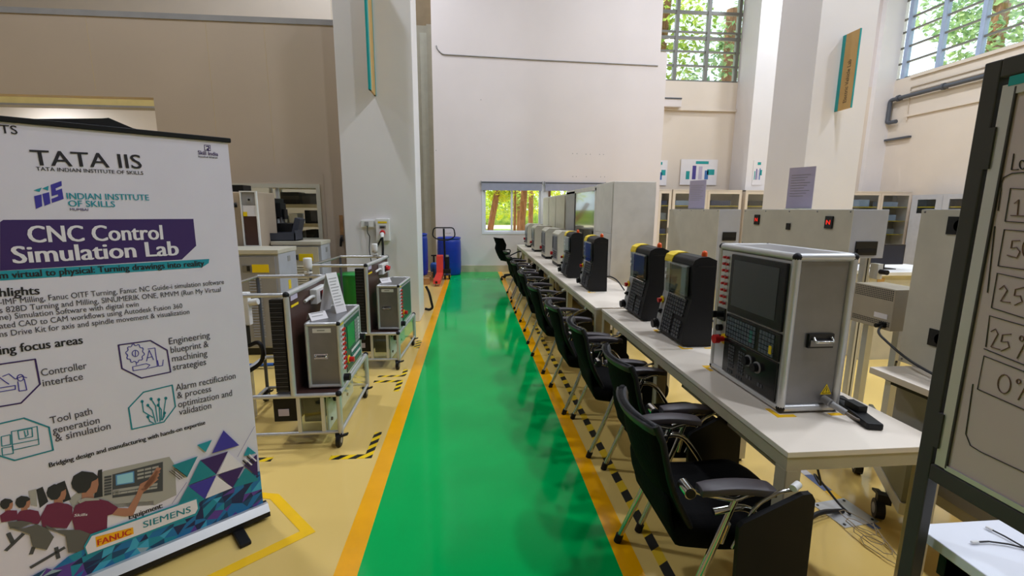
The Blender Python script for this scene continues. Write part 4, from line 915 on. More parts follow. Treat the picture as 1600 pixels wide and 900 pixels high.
for a, b, d_ in (((222, 627), (224, 643), (239, 652)), ((231, 633), (238, 641), (243, 660)), ((236, 623), (243, 634), (246, 658)), ((248, 624), (249, 640), (250, 658)), ((247, 633), (252, 640), (252, 656)), ((259, 622), (257, 636), (254, 656)), ((231, 651), (234, 658), (240, 661)), ((257, 645), (257, 650), (254, 655))):
    line(L, [a, b, d_], I_t2, .0026); poly(L, ell(a[0], a[1], 2.4, 2.4)[:-1], I_t2, 2)
line(L, [(2, 682), (16, 679), (17, 694), (3, 697)], I_t2, .002, closed=True); line(L, [(18, 674), (58, 666), (61, 694), (20, 703)], I_t2, .002, closed=True); line(L, [(28, 673), (50, 669), (51, 682), (30, 686)], I_t2, .002, closed=True); line(L, [(38, 673), (40, 682), (44, 679), (43, 672)], I_t2, .002); line(L, [(20, 694), (61, 686)], I_t2, .002); line(L, [(3, 700), (20, 697), (21, 708), (4, 711)], I_t2, .002, closed=True); line(L, [(34, 700), (48, 697)], I_t2, .002)
line(L, [(4, 588), (14, 584), (24, 592), (34, 588), (42, 590)], I_v, .002); line(L, ell(32, 590, 5, 5), I_v, .002); line(L, [(28, 596), (30, 611), (42, 609), (38, 592)], I_v, .002); line(L, [(0, 606), (24, 602)], I_v, .002); line(L, [(0, 612), (24, 608), (24, 602)], I_v, .002); line(L, [(0, 590), (8, 596), (14, 600)], I_v, .002)
# photograph printed at the bottom
K = lambda p: crop(0, 700, 4.5, p)
poly(L, K([(730, 160), (1190, 60), (1230, 120), (1240, 330), (1090, 400), (520, 440), (480, 360)]), I_gr, 1); poly(L, K([(480, 420), (1080, 370), (1090, 560), (520, 560)]), I_w, 1)
poly(L, K([(790, 185), (1145, 95), (1145, 300), (790, 350)]), I_dg, 2); poly(L, K([(812, 188), (942, 160), (945, 242), (815, 262)]), mat('blue_screen_print', (86, 142, 196), .6, var=0), 3); poly(L, K([(822, 192), (934, 168), (936, 236), (824, 254)]), I_sc, 4)
for k in range(6): line(L, K([(800+k*52, 300-k*8), (840+k*52, 294-k*8)]), I_gr, .008, 3); line(L, K([(800+k*52, 322-k*8), (840+k*52, 316-k*8)]), I_gr, .006, 3)
for k in range(7): line(L, K([(738, 205+k*20), (778, 198+k*20)]), I_dg, .006, 3)
for k in range(3):
    for j in range(3): line(L, K([(970+j*52, 160+k*26-j*11), (1006+j*52, 152+k*26-j*11)]), I_gr, .006, 3)
line(L, K(ell(820, 308, 16, 12)), I_gr, .004, 4)
poly(L, K([(690, 155), (718, 148), (722, 340), (660, 350)]), I_h, 2); poly(L, K([(455, 228), (500, 360), (445, 380), (400, 250)]), I_h, 2); poly(L, K([(300, 270), (340, 375), (280, 420), (255, 290)]), I_h, 2)
poly(L, K([(200, 300), (255, 285), (262, 410), (215, 400)]), I_gr, 2)
for (hx, hy, s_) in ((595, 245, 1.0), (395, 312, .72), (160, 380, .55), (45, 393, .48)):
    poly(L, K([(hx+30*s_, hy-10*s_), (hx+92*s_, hy-55*s_), (hx+98*s_, hy+10*s_), (hx+85*s_, hy+62*s_), (hx+60*s_, hy+75*s_), (hx+68*s_, hy+110*s_), (hx-20*s_, hy+110*s_), (hx-20*s_, hy+40*s_)]), I_s, 3)
    poly(L, K([(hx-95*s_, hy), (hx-80*s_, hy-50*s_), (hx-20*s_, hy-85*s_), (hx+60*s_, hy-75*s_), (hx+98*s_, hy-45*s_), (hx+85*s_, hy-28*s_), (hx+50*s_, hy-10*s_), (hx+40*s_, hy+30*s_), (hx+10*s_, hy+65*s_), (hx-45*s_, hy+70*s_), (hx-85*s_, hy+35*s_)]), I_h, 4)
for k, pl in enumerate(([(0, 470), (50, 435), (120, 435), (125, 500), (10, 520)], [(110, 480), (140, 440), (210, 428), (270, 440), (290, 500), (270, 530), (130, 520)], [(285, 480), (330, 395), (400, 378), (480, 390), (510, 410), (505, 500), (470, 560), (300, 550)], [(500, 480), (530, 400), (600, 360), (700, 355), (760, 370), (830, 415), (790, 460), (755, 470), (752, 560), (640, 610), (530, 580)])): poly(L, K(pl), I_m, 5+k)
poly(L, K([(545, 365), (600, 345), (690, 350), (700, 362), (600, 368), (560, 385)]), I_gr, 9); btext(L, 'Skills', K([(520, 478)])[0], K([(612, 470)])[0], .006, I_w, .01, 9)
poly(L, K([(800, 440), (830, 418), (900, 420), (960, 320), (985, 250), (1060, 210), (1085, 190), (1085, 225), (1020, 290), (1000, 320), (935, 470), (880, 478), (790, 465)]), I_s, 6)
for k in range(4): line(L, K([(1010+k*10, 290-k*14), (1095+k*6, 215-k*24)]), I_s, .012, 6)
for pl in ([(320, 535), (400, 570), (560, 570), (640, 600), (600, 720), (480, 730), (460, 610), (330, 560)], [(75, 545), (160, 560), (260, 530), (330, 560), (380, 620), (330, 710), (230, 690), (210, 600), (90, 560)], [(55, 515), (150, 505), (230, 520), (150, 555), (70, 560)]): poly(L, K(pl), I_ch, 9)
for pl in ([(45, 715), (160, 605)], [(220, 740), (235, 700)], [(220, 835), (450, 700)], [(60, 600), (90, 660)], [(395, 700), (410, 770)]): line(L, K(pl), I_dg, .008, 3)
# low-poly mosaic along the bottom
def topz(x):
    P = [(-.92, .17), (-.80, .18), (-.62, .205), (-.45, .20), (-.30, .215), (-.16, .262), (-.04, .262), (0, .262)]
    for (a, za), (b, zb) in zip(P, P[1:]):
        if a <= x <= b: return za+(zb-za)*(x-a)/(b-a)
    return .2
q = random.Random(11); cols = [mat('mosaic_%s' % n, cc, .6, var=0) for n, cc in (('blue', (22, 112, 172)), ('teal', (24, 138, 164)), ('sky', (60, 166, 204)), ('navy', (26, 40, 84)), ('purple', (92, 60, 148)), ('pale', (150, 176, 190)), ('deep', (18, 72, 110)))]
nx, nz = 22, 6; G = [[(-.92+.92*i/nx+(q.uniform(-.014, .014) if 0 < i < nx else 0), .076+.20*j/nz+(q.uniform(-.012, .012) if 0 < j else 0)) for j in range(nz+1)] for i in range(nx+1)]
for i in range(nx):
    for j in range(nz):
        for tri in ((G[i][j], G[i+1][j], G[i+1][j+1]), (G[i][j], G[i+1][j+1], G[i][j+1])):
            cx_ = sum(p[0] for p in tri)/3; cz_ = sum(p[1] for p in tri)/3
            if cz_ > topz(cx_): continue
            w_ = [3, 3, 2, 1, .2, .8, 2] if cx_ < -.35 else [3, 1.5, .5, 3, 1.2, .1, 2.5]
            if cx_ < -.68: w_ = [1.5, 1, 1, 1, 5, 1, .5]
            L.add([(min(-.001, p[0]), -.001-.0006*10, p[1]) for p in tri], [(0, 1, 2)], q.choices(cols, w_)[0])
# triangle pattern
T_ = lambda p: crop(240, 660, 5.294, p)
for pl, m in (([(575, 62), (705, 185), (478, 252)], I_v), ([(358, 182), (480, 140), (428, 242)], I_t), ([(150, 350), (362, 275), (275, 450)], I_t2), ([(612, 235), (515, 425), (382, 308)], I_p), ([(382, 308), (515, 425), (282, 515)], I_t2), ([(515, 432), (420, 628), (285, 520)], I_v),
              ([(282, 520), (420, 628), (310, 700), (200, 670)], I_t2), ([(530, 430), (745, 358), (652, 532)], I_p), ([(652, 536), (755, 370), (860, 462), (860, 475)], I_t2), ([(775, 195), (845, 250), (740, 275)], I_t), ([(850, 260), (860, 445), (745, 350), (800, 300)], I_p), ([(615, 240), (740, 355), (525, 425)], I_w), ([(517, 435), (650, 535), (425, 625)], I_w)): poly(L, T_(pl), m, 11)
for k in range(4): line(L, T_([(128+k*18, 398-k*8), (215+k*18, 465-k*8)]), I_k, .0016, 12); line(L, T_([(735+k*18, 310-k*16), (790+k*18, 362-k*16)]), I_w if k % 2 else I_k, .004, 12)
line(L, T_([(690, 280), (830, 30)]), I_v, .001, 12); line(L, T_([(150, 665), (270, 490)]), I_v, .001, 12)
# white strip with maker names
Q3 = lambda p: crop(0, 640, 3.462, p)
poly(L, Q3([(452, 735), (490, 668), (1066, 470), (1078, 530), (1062, 566), (468, 785)]), I_t, 13); poly(L, Q3([(462, 738), (496, 678), (1060, 480), (1068, 530), (1054, 556), (474, 776)]), I_w, 14)
poly(L, Q3([(515, 682), (718, 630), (722, 666), (522, 738)]), I_y, 15); btext(L, 'FANUC', Q3([(528, 728)])[0], Q3([(708, 668)])[0], .0135, I_r, .03, 16); btext(L, 'SIEMENS', Q3([(774, 634)])[0], Q3([(1030, 548)])[0], .0145, I_t2, .010, 16)
L.build('print', sh)

# ------------------------------------------------------------------ trainer carts
def make_cart(lab):
    t = thing('trainer_cart', lab, 'cart', (0, 0, 0), 0, 'aluminium trainer carts beside the aisle')
    D = .88; XL = -.84; zd = .372
    def bar(mb, a, b, w=.016, m=M_alu): mb.tube([a, b], w, m, 8)
    for (x, y) in ((-.018, .018), (-.018, D-.018)):
        c = MB(); bar(c, (x, y, .085), (x, y, zd), .019); c.build('leg', t)
    for (x, y) in ((XL, .018), (XL, D-.018)):
        c = MB(); bar(c, (x, y, .085), (x, y, 1.05), .014, M_pipe); c.build('leg', t)
    c = MB()
    for z in (.10, zd-.005):
        for y in (.018, D-.018): bar(c, (XL, y, z), (-.018, y, z), .013 if z < .2 else .016)
        for x in (XL, -.018): bar(c, (x, .018, z), (x, D-.018, z), .013 if z < .2 else .018)
    for x in (-.28, -.125): c.box(x-.012, .010, .10, x+.012, .026, zd, M_alu)
    c.build('lower_frame', t)
    c = MB()
    for y in (.018, D-.018): bar(c, (XL, y, 1.05), (-.30, y, 1.05), .014)
    bar(c, (XL, .018, 1.05), (XL, D-.018, 1.05), .014, M_chrome); c.build('upper_rail', t)
    c = MB(); c.box(-.31, .03, zd, -.005, D-.03, zd+.008, M_brown); c.build('deck', t)
    c = MB(); c.box(-.315, .02, zd, -.300, D-.02, 1.04, M_brown); bb = c.build('backboard', t)
    c = MB(); bar(c, (-.305, .018, zd), (-.305, .018, 1.05), .019); bar(c, (-.305, D-.018, zd), (-.305, D-.018, 1.05), .019); bar(c, (-.305, .018, 1.05), (-.305, D-.018, 1.05), .019); c.build('backboard_frame', bb)
    c = MB()
    for p in ((-.305, .018, 1.05), (-.305, D-.018, 1.05), (-.018, .018, zd), (-.018, D-.018, zd)): c.sphere(p, .0215, M_black, 6)
    c.build('corner_cap', bb)
    c = MB(); c.box(-.41, .012, .40, -.33, .06, 1.02, M_black)
    for k in range(42): c.box(-.408, .009, .405+k*.0147, -.332, .0125, .412+k*.0147, M_dark if k % 2 else M_rim)
    c.build('wire_duct', t)
    c = MB(); c.box(-.299, .07, 1.0, -.296, .19, 1.035, M_lilac); c.build('name_strip', bb); c = MB(); c.box(-.299, .07, .955, -.296, .20, .97, M_yel); c.build('yellow_strip', bb)
    c = MB(); c.box(-.30, .44, .90, -.25, .70, 1.01, M_whitep); sb = c.build('switch_box', t, bevel=.005)
    c = MB(); c.box(-.25, .52, .92, -.246, .64, .985, M_dark); c.cyl((-.246, .58, .955), (-.225, .58, .955), .03, M_red, n=18); c.cbox((-.215, .58, .955), (.02, .05, .016), M_red, (.6, 0, 0)); c.build('rotary_switch', sb)
    c = MB(); c.tube(fillet([(-.27, .44, .96), (-.27, .38, .97), (-.29, .30, .95)], .03), .012, M_whitep); c.build('cable_gland', sb)
    for s in (('side', .018, None),):
        c = MB(); c.box(-.27, .014, .115, -.03, .017, zd-.02, M_clear); c.build('clear_panel', t); c = MB(); c.box(-.017, .05, .115, -.014, D-.05, zd-.025, M_clear); c.build('clear_panel', t)
    c = MB(); c.box(-.46, .06, .17, -.30, .40, .345, M_black); c.box(-.43, .056, .21, -.36, .06, .26, M_lilac); c.build('drive_unit', t, bevel=.01)
    c = MB(); c.box(-.265, .055, .16, -.14, .40, .35, M_dark); c.build('drive_unit', t, bevel=.01)
    c = MB(); c.box(-.112, .045, .10, -.10, .72, .355, M_whitep); mp = c.build('motor_plate', t)
    c = MB(); c.cyl((-.10, .20, .29), (-.05, .20, .29), .030, M_steel); c.cyl((-.10, .20, .29), (-.07, .20, .29), .042, M_black); c.build('motor_shaft', mp)
    c = MB()
    for (y, z) in ((.08, .33), (.50, .32), (.10, .16), (.52, .16), (.28, .20)): c.cyl((-.10, y, z), (-.09, y, z), .012, M_dark)
    c.build('bolts', mp)
    for (x, y) in ((-.03, .03), (-.03, D-.03), (XL, .03), (XL, D-.03)):
        c = MB(); c.cyl((x-.014, y-.02, .045), (x+.014, y-.02, .045), .045, M_black, n=18); c.cyl((x-.016, y-.02, .045), (x+.016, y-.02, .045), .022, M_greyp, n=14); c.box(x-.022, y-.03, .07, x+.022, y+.02, .097, M_black); c.cbox((x+.035, y-.035, .085), (.06, .03, .009), M_black, (0, rad(-18), 0)); c.build('castor', t)
    # signal beacon at the rear
    c = MB(); c.cyl((-.44, D-.018, 1.05), (-.44, D-.018, 1.10), .010, M_whitep); c.cyl((-.44, D-.018, 1.075), (-.44, D-.018, 1.085), .032, M_whitep); c.lathe([(.001, 1.10), (.03, 1.10), (.032, 1.13), (.034, 1.19), (.03, 1.20), (.001, 1.20)], (-.44, D-.018, 0), M_whitep); c.build('beacon', t)
    # control box on the deck
    x0, x1, y0, y1, z0, z1 = -.235, -.006, .09, .69, zd+.02, .845
    c = MB(); c.box(x0+.01, y0+.01, z0, x1-.01, y1-.01, z1-.004, M_steel); cb = c.build('control_box', t)
    c = MB(); r = .012
    for x in (x0+r, x1-r):
        for y in (y0+r, y1-r): bar(c, (x, y, z0), (x, y, z1-r), .0135)
        for z in (z0+.008, z1-r): bar(c, (x, y0+r, z), (x, y1-r, z), .0135)
    for y in (y0+r, y1-r):
        for z in (z0+.008, z1-r): bar(c, (x0+r, y, z), (x1-r, y, z), .0135)
    c.build('box_edging', cb)
    c = MB(); c.sphere((x1-r, y0+r, z1-r), .0165, M_black, 6); c.build('black_corner', cb)
    c = MB(); c.box(x0+.05, y0+.0085, z0+.20, x1-.09, y0+.0105, z0+.235, M_chrome); c.tube(fillet([(x0+.06, y0+.008, z0+.225), (x0+.06, y0-.008, z0+.215), (x1-.10, y0-.008, z0+.215), (x1-.10, y0+.008, z0+.225)], .012), .006, M_chrome); c.build('box_handle', cb)
    c = MB(); c.box(x0+.05, y0+.0085, z1-.07, x1-.06, y0+.0095, z1-.04, M_paper); c.box(x0+.08, y0+.008, z1-.058, x1-.10, y0+.0086, z1-.05, M_panelgrey); c.build('box_label', cb)
    xf = x1-.006
    c = MB(); c.box(xf-.006, y0+.03, z0+.03, xf, y1-.03, z1-.035, M_alu); c.build('box_front', cb)
    c = MB(); c.box(xf, y0+.14, z0+.05, xf+.006, y1-.035, z1-.045, M_dgreen); gp = c.build('operator_panel', cb, bevel=.002)
    c = MB(); c.box(xf+.006, y0+.18, z0+.21, xf+.010, y0+.38, z1-.075, M_gscreen); c.build('screen', gp)
    c = MB()
    for k in range(4):
        for j in range(7): c.box(xf+.006, y0+.40+k*.034, z1-.10-j*.026, xf+.010, y0+.426+k*.034, z1-.082-j*.026, M_greyp if k < 3 else M_paper)
    for k in range(8):
        for j in range(4): c.box(xf+.006, y0+.27+k*.034, z0+.075+j*.028, xf+.010, y0+.296+k*.034, z0+.093+j*.028, M_paper if j % 2 else M_keysg)
    c.build('keys', gp)
    for k in range(9):
        c = MB(); z = z1-.065-k*.034
        for yy in (.055, .09): c.cyl((xf, y0+yy, z), (xf+.02, y0+yy, z), .0085, M_red); c.cyl((xf, y0+yy, z), (xf+.008, y0+yy, z), .012, M_whitep)
        c.build('toggle_switch', cb)
    c = MB(); c.box(xf, y0+.03, z1-.03, xf+.004, y0+.11, z1-.012, M_yel); c.build('yellow_mark', cb)
    c = MB(); c.cyl((xf+.004, y0+.185, z0+.135), (xf+.012, y0+.185, z0+.135), .030, M_yel, n=20); c.cyl((xf+.012, y0+.185, z0+.135), (xf+.045, y0+.185, z0+.135), .019, M_red, n=20); c.build('emergency_stop', cb)
    c = MB(); c.cyl((xf, y0+.07, z0+.045), (xf+.04, y0+.07, z0+.045), .025, M_black, n=18); c.build('rotary_knob', cb)
    c = MB(); c.cyl((xf, y1-.05, z0+.20), (xf+.045, y1-.05, z0+.20), .026, M_black, n=18); c.build('override_knob', gp)
    return t
cartA = make_cart('aluminium trainer cart nearest the banner with a tall paper sign on its steel box'); cartA.location = (-.885, 2.945, 0); cartA.rotation_euler = (0, 0, rad(.8))
cartB = dup(cartA, (-.73, 4.44, 0), rad(-3.4), 'aluminium trainer cart beside the white column with only a small card on its box')
def card(label, loc, w, h, tilt, rz):
    t = thing('table_card', label, 'card', loc, rz, 'white cards on the trainer carts')
    c = MB(); T0 = Matrix.Rotation(tilt, 4, 'X'); c.T = T0; c.box(-w/2, -.0015, 0, w/2, .0015, h, M_paper); c.T = None; c.build('front_sheet', t)
    c = MB(); c.T = Matrix.Translation((0, 2*h*sin(-tilt)*-1 if False else 2*h*sin(abs(tilt)), 0)) @ Matrix.Rotation(-tilt, 4, 'X'); c.box(-w/2, -.0015, 0, w/2, .0015, h, M_paper); c.T = None; c.build('rear_sheet', t)
    c = MB(); c.T = T0; n = max(2, int(h/.03))
    for k in range(n): c.box(-w*.38, -.0025, h*.85-k*h*.75/n, w*(.36-.1*(k % 3)), -.0016, h*.85-k*h*.75/n+.006, M_panelgrey)
    c.T = None; c.build('printed_lines', t)
card('tall white paper sign leaning on the near trainer cart box', (-.965, 3.36, .842), .10, .30, rad(-16), rad(60))
card('small folded white card on the near trainer cart box', (-1.05, 3.14, .842), .12, .06, rad(-38), rad(45))
card('small folded white card on the trainer cart box beside the column', (-.885, 4.72, .842), .12, .06, rad(-38), rad(45))
# ------------------------------------------------------------------ hazard tape and yellow rectangle on the floor
def hazard(label, segs):
    c = MB()
    for (xa, ya, xb, yb) in segs: c.box(min(xa, xb), min(ya, yb), 0, max(xa, xb), max(ya, yb), .0012, M_hazard)
    tag(c.build('floor_tape'), label, 'tape', 'black and yellow hazard tapes around the trainer carts')
hazard('black and yellow corner tape before the near trainer cart castor', [(-.935, 2.78, -.665, 2.83), (-.715, 2.83, -.665, 3.13)])
hazard('short black and yellow tape beside the banner edge', [(-1.52, 2.79, -1.30, 2.84)])
hazard('black and yellow corner tape at the far end of the near trainer cart', [(-.93, 4.10, -.66, 4.15), (-.71, 3.88, -.66, 4.10)])
hazard('black and yellow corner tape before the column-side trainer cart', [(-.92, 4.24, -.66, 4.28), (-.70, 4.28, -.655, 4.44)])
hazard('small black and yellow tape at the far castor of the column-side cart', [(-.69, 5.15, -.60, 5.45)])
c = MB(); o_ = [(-1.62, 2.555), (-1.105, 2.435), (-.795, 2.105), (-1.415, 1.58)]; i_ = [(-1.61, 2.505), (-1.135, 2.392), (-.875, 2.115), (-1.445, 1.63)]
for k in range(3): c.add([(*o_[k], 0), (*o_[k+1], 0), (*i_[k+1], 0), (*i_[k], 0)], [(0, 1, 2, 3)], M_ytape)
rect = c.build('floor_marking'); rect.location.z = .0015; tag(rect, 'yellow painted outline on the floor beside the banner foot', 'floor marking')
c = MB(); c.box(.835, 1.0, 0, .885, 6.2, .0012, stripes('wide_hazard_tape', (40, 38, 34), (226, 186, 40), 2.0, rad(60), .4)); tag(c.build('floor_tape'), 'long black and yellow tape under the row of training chairs', 'tape')

# ------------------------------------------------------------------ column electrics, door side and cables
t = thing('isolator_box', 'pale grey isolator box with a red plug on the left column', 'electric box', (-1.215, 6.42, 1.16), 0)
c = MB(); c.box(-.09, -.07, 0, .09, 0, .30, M_whitep); c.build('box_body', t, bevel=.006)
c = MB(); c.box(-.06, -.073, .24, .06, -.07, .265, M_yel); c.box(-.04, -.075, .17, .045, -.07, .21, M_greyp); c.box(-.03, -.08, .18, .03, -.075, .195, M_dark); c.build('front_plate', t)
c = MB(); c.cyl((0, -.07, .115), (0, -.12, .10), .036, M_red, n=20); c.cyl((0, -.12, .10), (.01, -.17, .05), .030, M_whitep, .018, n=18); c.build('plug', t)
tag(MB().tube(fillet([(-1.205, 6.25, 1.21), (-1.20, 6.24, 1.10), (-1.22, 6.22, .6), (-1.15, 5.6, .3)], .1), .016, M_cable).tube(fillet([(-1.22, 6.25, 1.2), (-1.33, 6.28, 1.0), (-1.2, 6.25, .82), (-1.2, 6.22, .7)], .08), .012, M_cable).build('supply_cable'), 'black supply cable running down from the red plug', 'cable')
t = thing('wall_socket', 'small white wall socket beside the isolator box on the column', 'socket', (-1.42, 6.42, 1.345))
c = MB(); c.box(-.085, -.045, 0, .085, 0, .095, M_whitep); c.build('socket_box', t, bevel=.005); c = MB(); c.box(-.035, -.06, .02, .015, -.045, .075, M_greyp); c.tube(fillet([(0, -.05, .02), (0, -.07, -.08), (.03, -.07, -.12), (.01, -.06, -.3), (.04, -.08, -.5)], .05), .006, M_cable); c.build('plug', t)
tag(MB().tube(fillet([(-.73, 7.10, .40), (-.68, 7.08, .3), (-.63, 7.06, .06), (-.68, 7.05, .03), (-.75, 7.05, .05)], .08), .02, M_black).build('hose'), 'black hose loop hanging at the foot of the white column', 'hose')
# ------------------------------------------------------------------ drums, pallet, pallet jack
def make_drum():
    t = thing('plastic_drum', '', 'drum', (0, 0, 0), 0, 'blue plastic drums by the back wall')
    c = MB(); c.lathe([(.001, .0), (.255, .0), (.272, .02), (.276, .06), (.283, .10), (.287, .30), (.287, .62), (.283, .80), (.275, .85), (.268, .86), (.27, .875), (.285, .885), (.288, .90), (.28, .915), (.262, .918), (.258, .90), (.001, .895)], (0, 0, 0), M_bluedrum, 40); c.build('shell', t)
    for s in (-1, 1): c = MB(); c.cyl((s*.17, 0, .895), (s*.17, 0, .915), .035, M_bluedrum); c.build('bung', t)
    c = MB(); c.lathe([(.288, .30), (.291, .31), (.288, .32)], (0, 0, 0), M_bluedrum, 40); c.lathe([(.288, .60), (.291, .61), (.288, .62)], (0, 0, 0), M_bluedrum, 40); c.build('rolling_ring', t)
    return t
d1 = make_drum(); d1.location = (-.565, 11.21, 0); d1['label'] = 'blue plastic drum standing on the floor by the back wall'
dup(d1, (-1.27, 10.15, .145), .4, 'blue plastic drum on the wooden pallet behind the column')
t = thing('wooden_pallet', 'wooden pallet under the blue drum behind the column', 'pallet', (-1.42, 10.15, 0))
for y in (-.45, -.15, .15, .45): c = MB(); c.box(-.5, y-.07, .12, .5, y+.07, .142, M_wood); c.build('deck_board', t)
for y in (-.45, 0, .45):
    for x in (-.44, 0, .44): c = MB(); c.box(x-.06, y-.06, .02, x+.06, y+.06, .12, M_wood); c.build('block', t)
for x in (-.44, 0, .44): c = MB(); c.box(x-.06, -.52, 0, x+.06, .52, .02, M_wood); c.build('bottom_board', t)
t = thing('pallet_jack', 'red pallet jack with black loop handle beside the blue drums', 'pallet jack', (-.74, 9.40, 0))
c = MB(); c.prism([(-.02, .06), (.0, .13), (.9, .17), (.98, .52), (1.06, .56), (1.10, .50), (1.08, .10), (.9, .07)], 'x', -.075, .075, M_redjack); c.cyl((-.076, .06, .14), (.076, .06, .14), .0, M_dark); fk = c.build('fork', t, bevel=.008)
c = MB(); c.cyl((-.03, .10, .04), (.03, .10, .04), .04, M_whitep); c.build('load_roller', fk)
c = MB(); c.cyl((-.01, -.021, .095), (-.01, -.024, .095), .025, M_dark); c.build('fork_hole', fk)
c = MB(); c.cyl((.16, 1.0, .20), (.16, 1.0, .52), .055, M_black, n=18); c.cyl((.16, 1.0, .5), (.16, 1.0, .56), .04, M_greyp); c.box(.08, .93, .14, .24, 1.07, .24, M_black); c.build('hydraulic_pump', t, bevel=.005)
for s in (-.05, .05): c = MB(); c.cyl((.16+s-.02, 1.0, .09), (.16+s+.02, 1.0, .09), .09, M_dark, n=20); c.cyl((.16+s-.022, 1.0, .09), (.16+s+.022, 1.0, .09), .05, M_wood, n=16); c.build('steer_wheel', t)
c = MB(); c.tube([(.12, .98, .42), (.11, .95, .9), (.105, .94, 1.16)], .022, M_black); c.build('handle_pole', t)
c = MB(); c.tube(fillet([(-.12, .94, 1.18), (.33, .94, 1.18), (.36, .94, .98), (.20, .94, .90), (.01, .94, .90), (-.15, .94, .98)], .07, closed=True), .014, M_black, closed=True); c.tube([(.12, .93, 1.05), (.26, .93, 1.06)], .006, M_chrome); c.build('loop_handle', t)
t = thing('hand_pump', 'small blue hand pump standing between the drums', 'pump', (-.90, 10.70, 0))
c = MB(); c.lathe([(.001, 0), (.08, 0), (.09, .3), (.07, .34), (.03, .36), (.001, .36)], (0, 0, 0), M_bluebox); c.build('body', t); c = MB(); c.cyl((0, 0, .36), (0, 0, .52), .02, M_black); c.cyl((-.06, 0, .52), (.06, 0, .52), .018, M_black); c.build('pump_handle', t)

# ------------------------------------------------------------------ grey electric cabinets and machine by the partition
def make_ecab(label, x1, y0, w, d, z, m):
    t = thing('electric_cabinet', label, 'cabinet', (x1, y0, 0), 0, 'electric cabinets by the beige partition')
    c = MB(); c.box(-w, .012, .08, 0, d, z-.02, M_cabgrey); c.build('body', t, bevel=.005)
    c = MB(); c.box(-w-.01, -.01, z-.045, .008, d+.01, z, M_cabcream); c.build('top_cover', t, bevel=.004)
    c = MB(); c.box(-w+.02, -.004, .10, -.035, .012, z-.07, m); dr = c.build('door', t, bevel=.004)
    c = MB(); c.box(-.27, -.008, z-.24, -.10, -.004, z-.155, M_yel); c.build('yellow_sticker', dr); c = MB(); c.box(-.365, -.012, z-.23, -.28, -.004, z-.165, M_steel); c.box(-.32, -.016, z-.225, -.29, -.012, z-.17, M_dark); c.build('latch', dr)
    c = MB()
    for k in range(22): c.prism([(-.004, z-.30-k*.03), (-.014, z-.318-k*.03), (-.004, z-.32-k*.03)], 'x', -.31, -.19, m)
    c.build('louvers', dr)
    c = MB(); c.box(-.0, d*.5, z-.15, .004, d*.5+.07, z-.09, M_panelgrey); c.build('nameplate', t)
    c = MB(); c.box(-w+.02, .03, 0, -.02, d-.02, .08, M_dark); c.build('plinth', t)
    return t
e1 = make_ecab('grey electric cabinet with louvers right behind the near trainer cart', -2.06, 5.0, .80, .50, 1.16, M_panelgrey)
c = MB(); c.box(.0, .22, .70, .003, .29, .80, M_yel); c.build('yellow_dot', e1)
make_ecab('beige electric cabinet by the door of the beige partition', -1.885, 5.85, .585, .37, 1.19, M_tframe)
t = thing('milling_machine', 'pale milling machine with a black hose and brown window by the partition', 'machine', (-2.86, 5.62, 0))
c = MB(); c.box(-.5, 0, 0, .36, .5, 1.78, M_beige); c.build('cabinet_body', t, bevel=.01)
c = MB(); c.box(.185, -.03, .6, .20, 0, 1.79, M_whitep); c.box(.355, -.03, .6, .372, 0, 1.79, M_whitep); c.box(.20, -.03, 1.775, .355, 0, 1.79, M_whitep); c.box(.20, -.03, .6, .355, 0, 1.16, M_whitep); ff = c.build('front_frame', t)
c = MB(); c.box(.205, -.02, 1.165, .35, -.002, 1.50, M_brown); c.build('window_panel', ff); c = MB(); c.box(.205, -.02, 1.50, .35, -.002, 1.625, M_paper); c.box(.205, -.02, 1.63, .35, -.002, 1.77, M_panelgrey); c.box(.25, -.024, 1.655, .32, -.02, 1.72, M_greyp); c.cyl((.285, -.024, 1.69), (.285, -.03, 1.69), .012, M_dark); c.box(.205, -.024, 1.50, .25, -.02, 1.55, M_yel); c.build('control_plate', ff)
c = MB(); c.tube(fillet([(.14, -.01, 1.63), (.05, -.05, 1.62), (.02, -.05, 1.45), (.06, -.04, 1.2), (.13, -.035, 1.0)], .12), .026, M_black); c.build('hose', t)
c = MB(); c.box(.0, .05, 1.78, .2, .25, 1.86, M_dark); c.cyl((-.1, .15, 1.78), (-.1, .15, 1.84), .07, M_black); c.build('motor', t, bevel=.006)
t = thing('drill_head', 'black machine head with angled arms behind the electric cabinets', 'machine', (-2.62, 6.25, 0))
c = MB(); c.box(-.14, 0, .0, .06, .3, 1.72, M_black); c.build('column', t, bevel=.006); c = MB(); c.box(.06, .02, 1.48, .12, .2, 1.66, M_black); c.cyl((.09, .1, 1.30), (.09, .1, 1.5), .03, M_steel); c.cyl((.14, .1, 1.45), (.14, .1, 1.58), .035, M_dark); c.cyl((.04, .08, 1.36), (.04, .08, 1.46), .04, M_greyp); c.build('spindle', t)
c = MB(); c.box(-.06, -.04, 1.22, .27, .22, 1.40, M_black); c.build('housing', t, bevel=.01)
c = MB(); c.cbox((.30, .05, 1.30), (.07, .18, .34), mat('slate_plastic', (62, 66, 78), .45), (0, rad(16), 0)); c.build('angled_arm', t)
t = thing('slate_tray', 'dark slate tray box on top of the beige electric cabinet', 'tray', (-2.42, 5.95, 1.19))
c = MB(); M_sl = _M['slate_plastic']; c.box(-.17, -.06, 0, .22, .2, .012, M_sl); 
for a in ((-.17, -.06, .22, -.048), (-.17, .188, .22, .2)): c.box(a[0], a[1], 0, a[2], a[3], .10, M_sl)
c.box(-.17, -.06, 0, -.158, .2, .10, M_sl); c.box(.208, -.06, 0, .22, .2, .13, M_sl); c.build('tray_body', t); c = MB(); c.cbox((-.12, .07, .13), (.05, .2, .26), M_sl, (0, rad(-8), 0)); c.build('tray_flap', t)
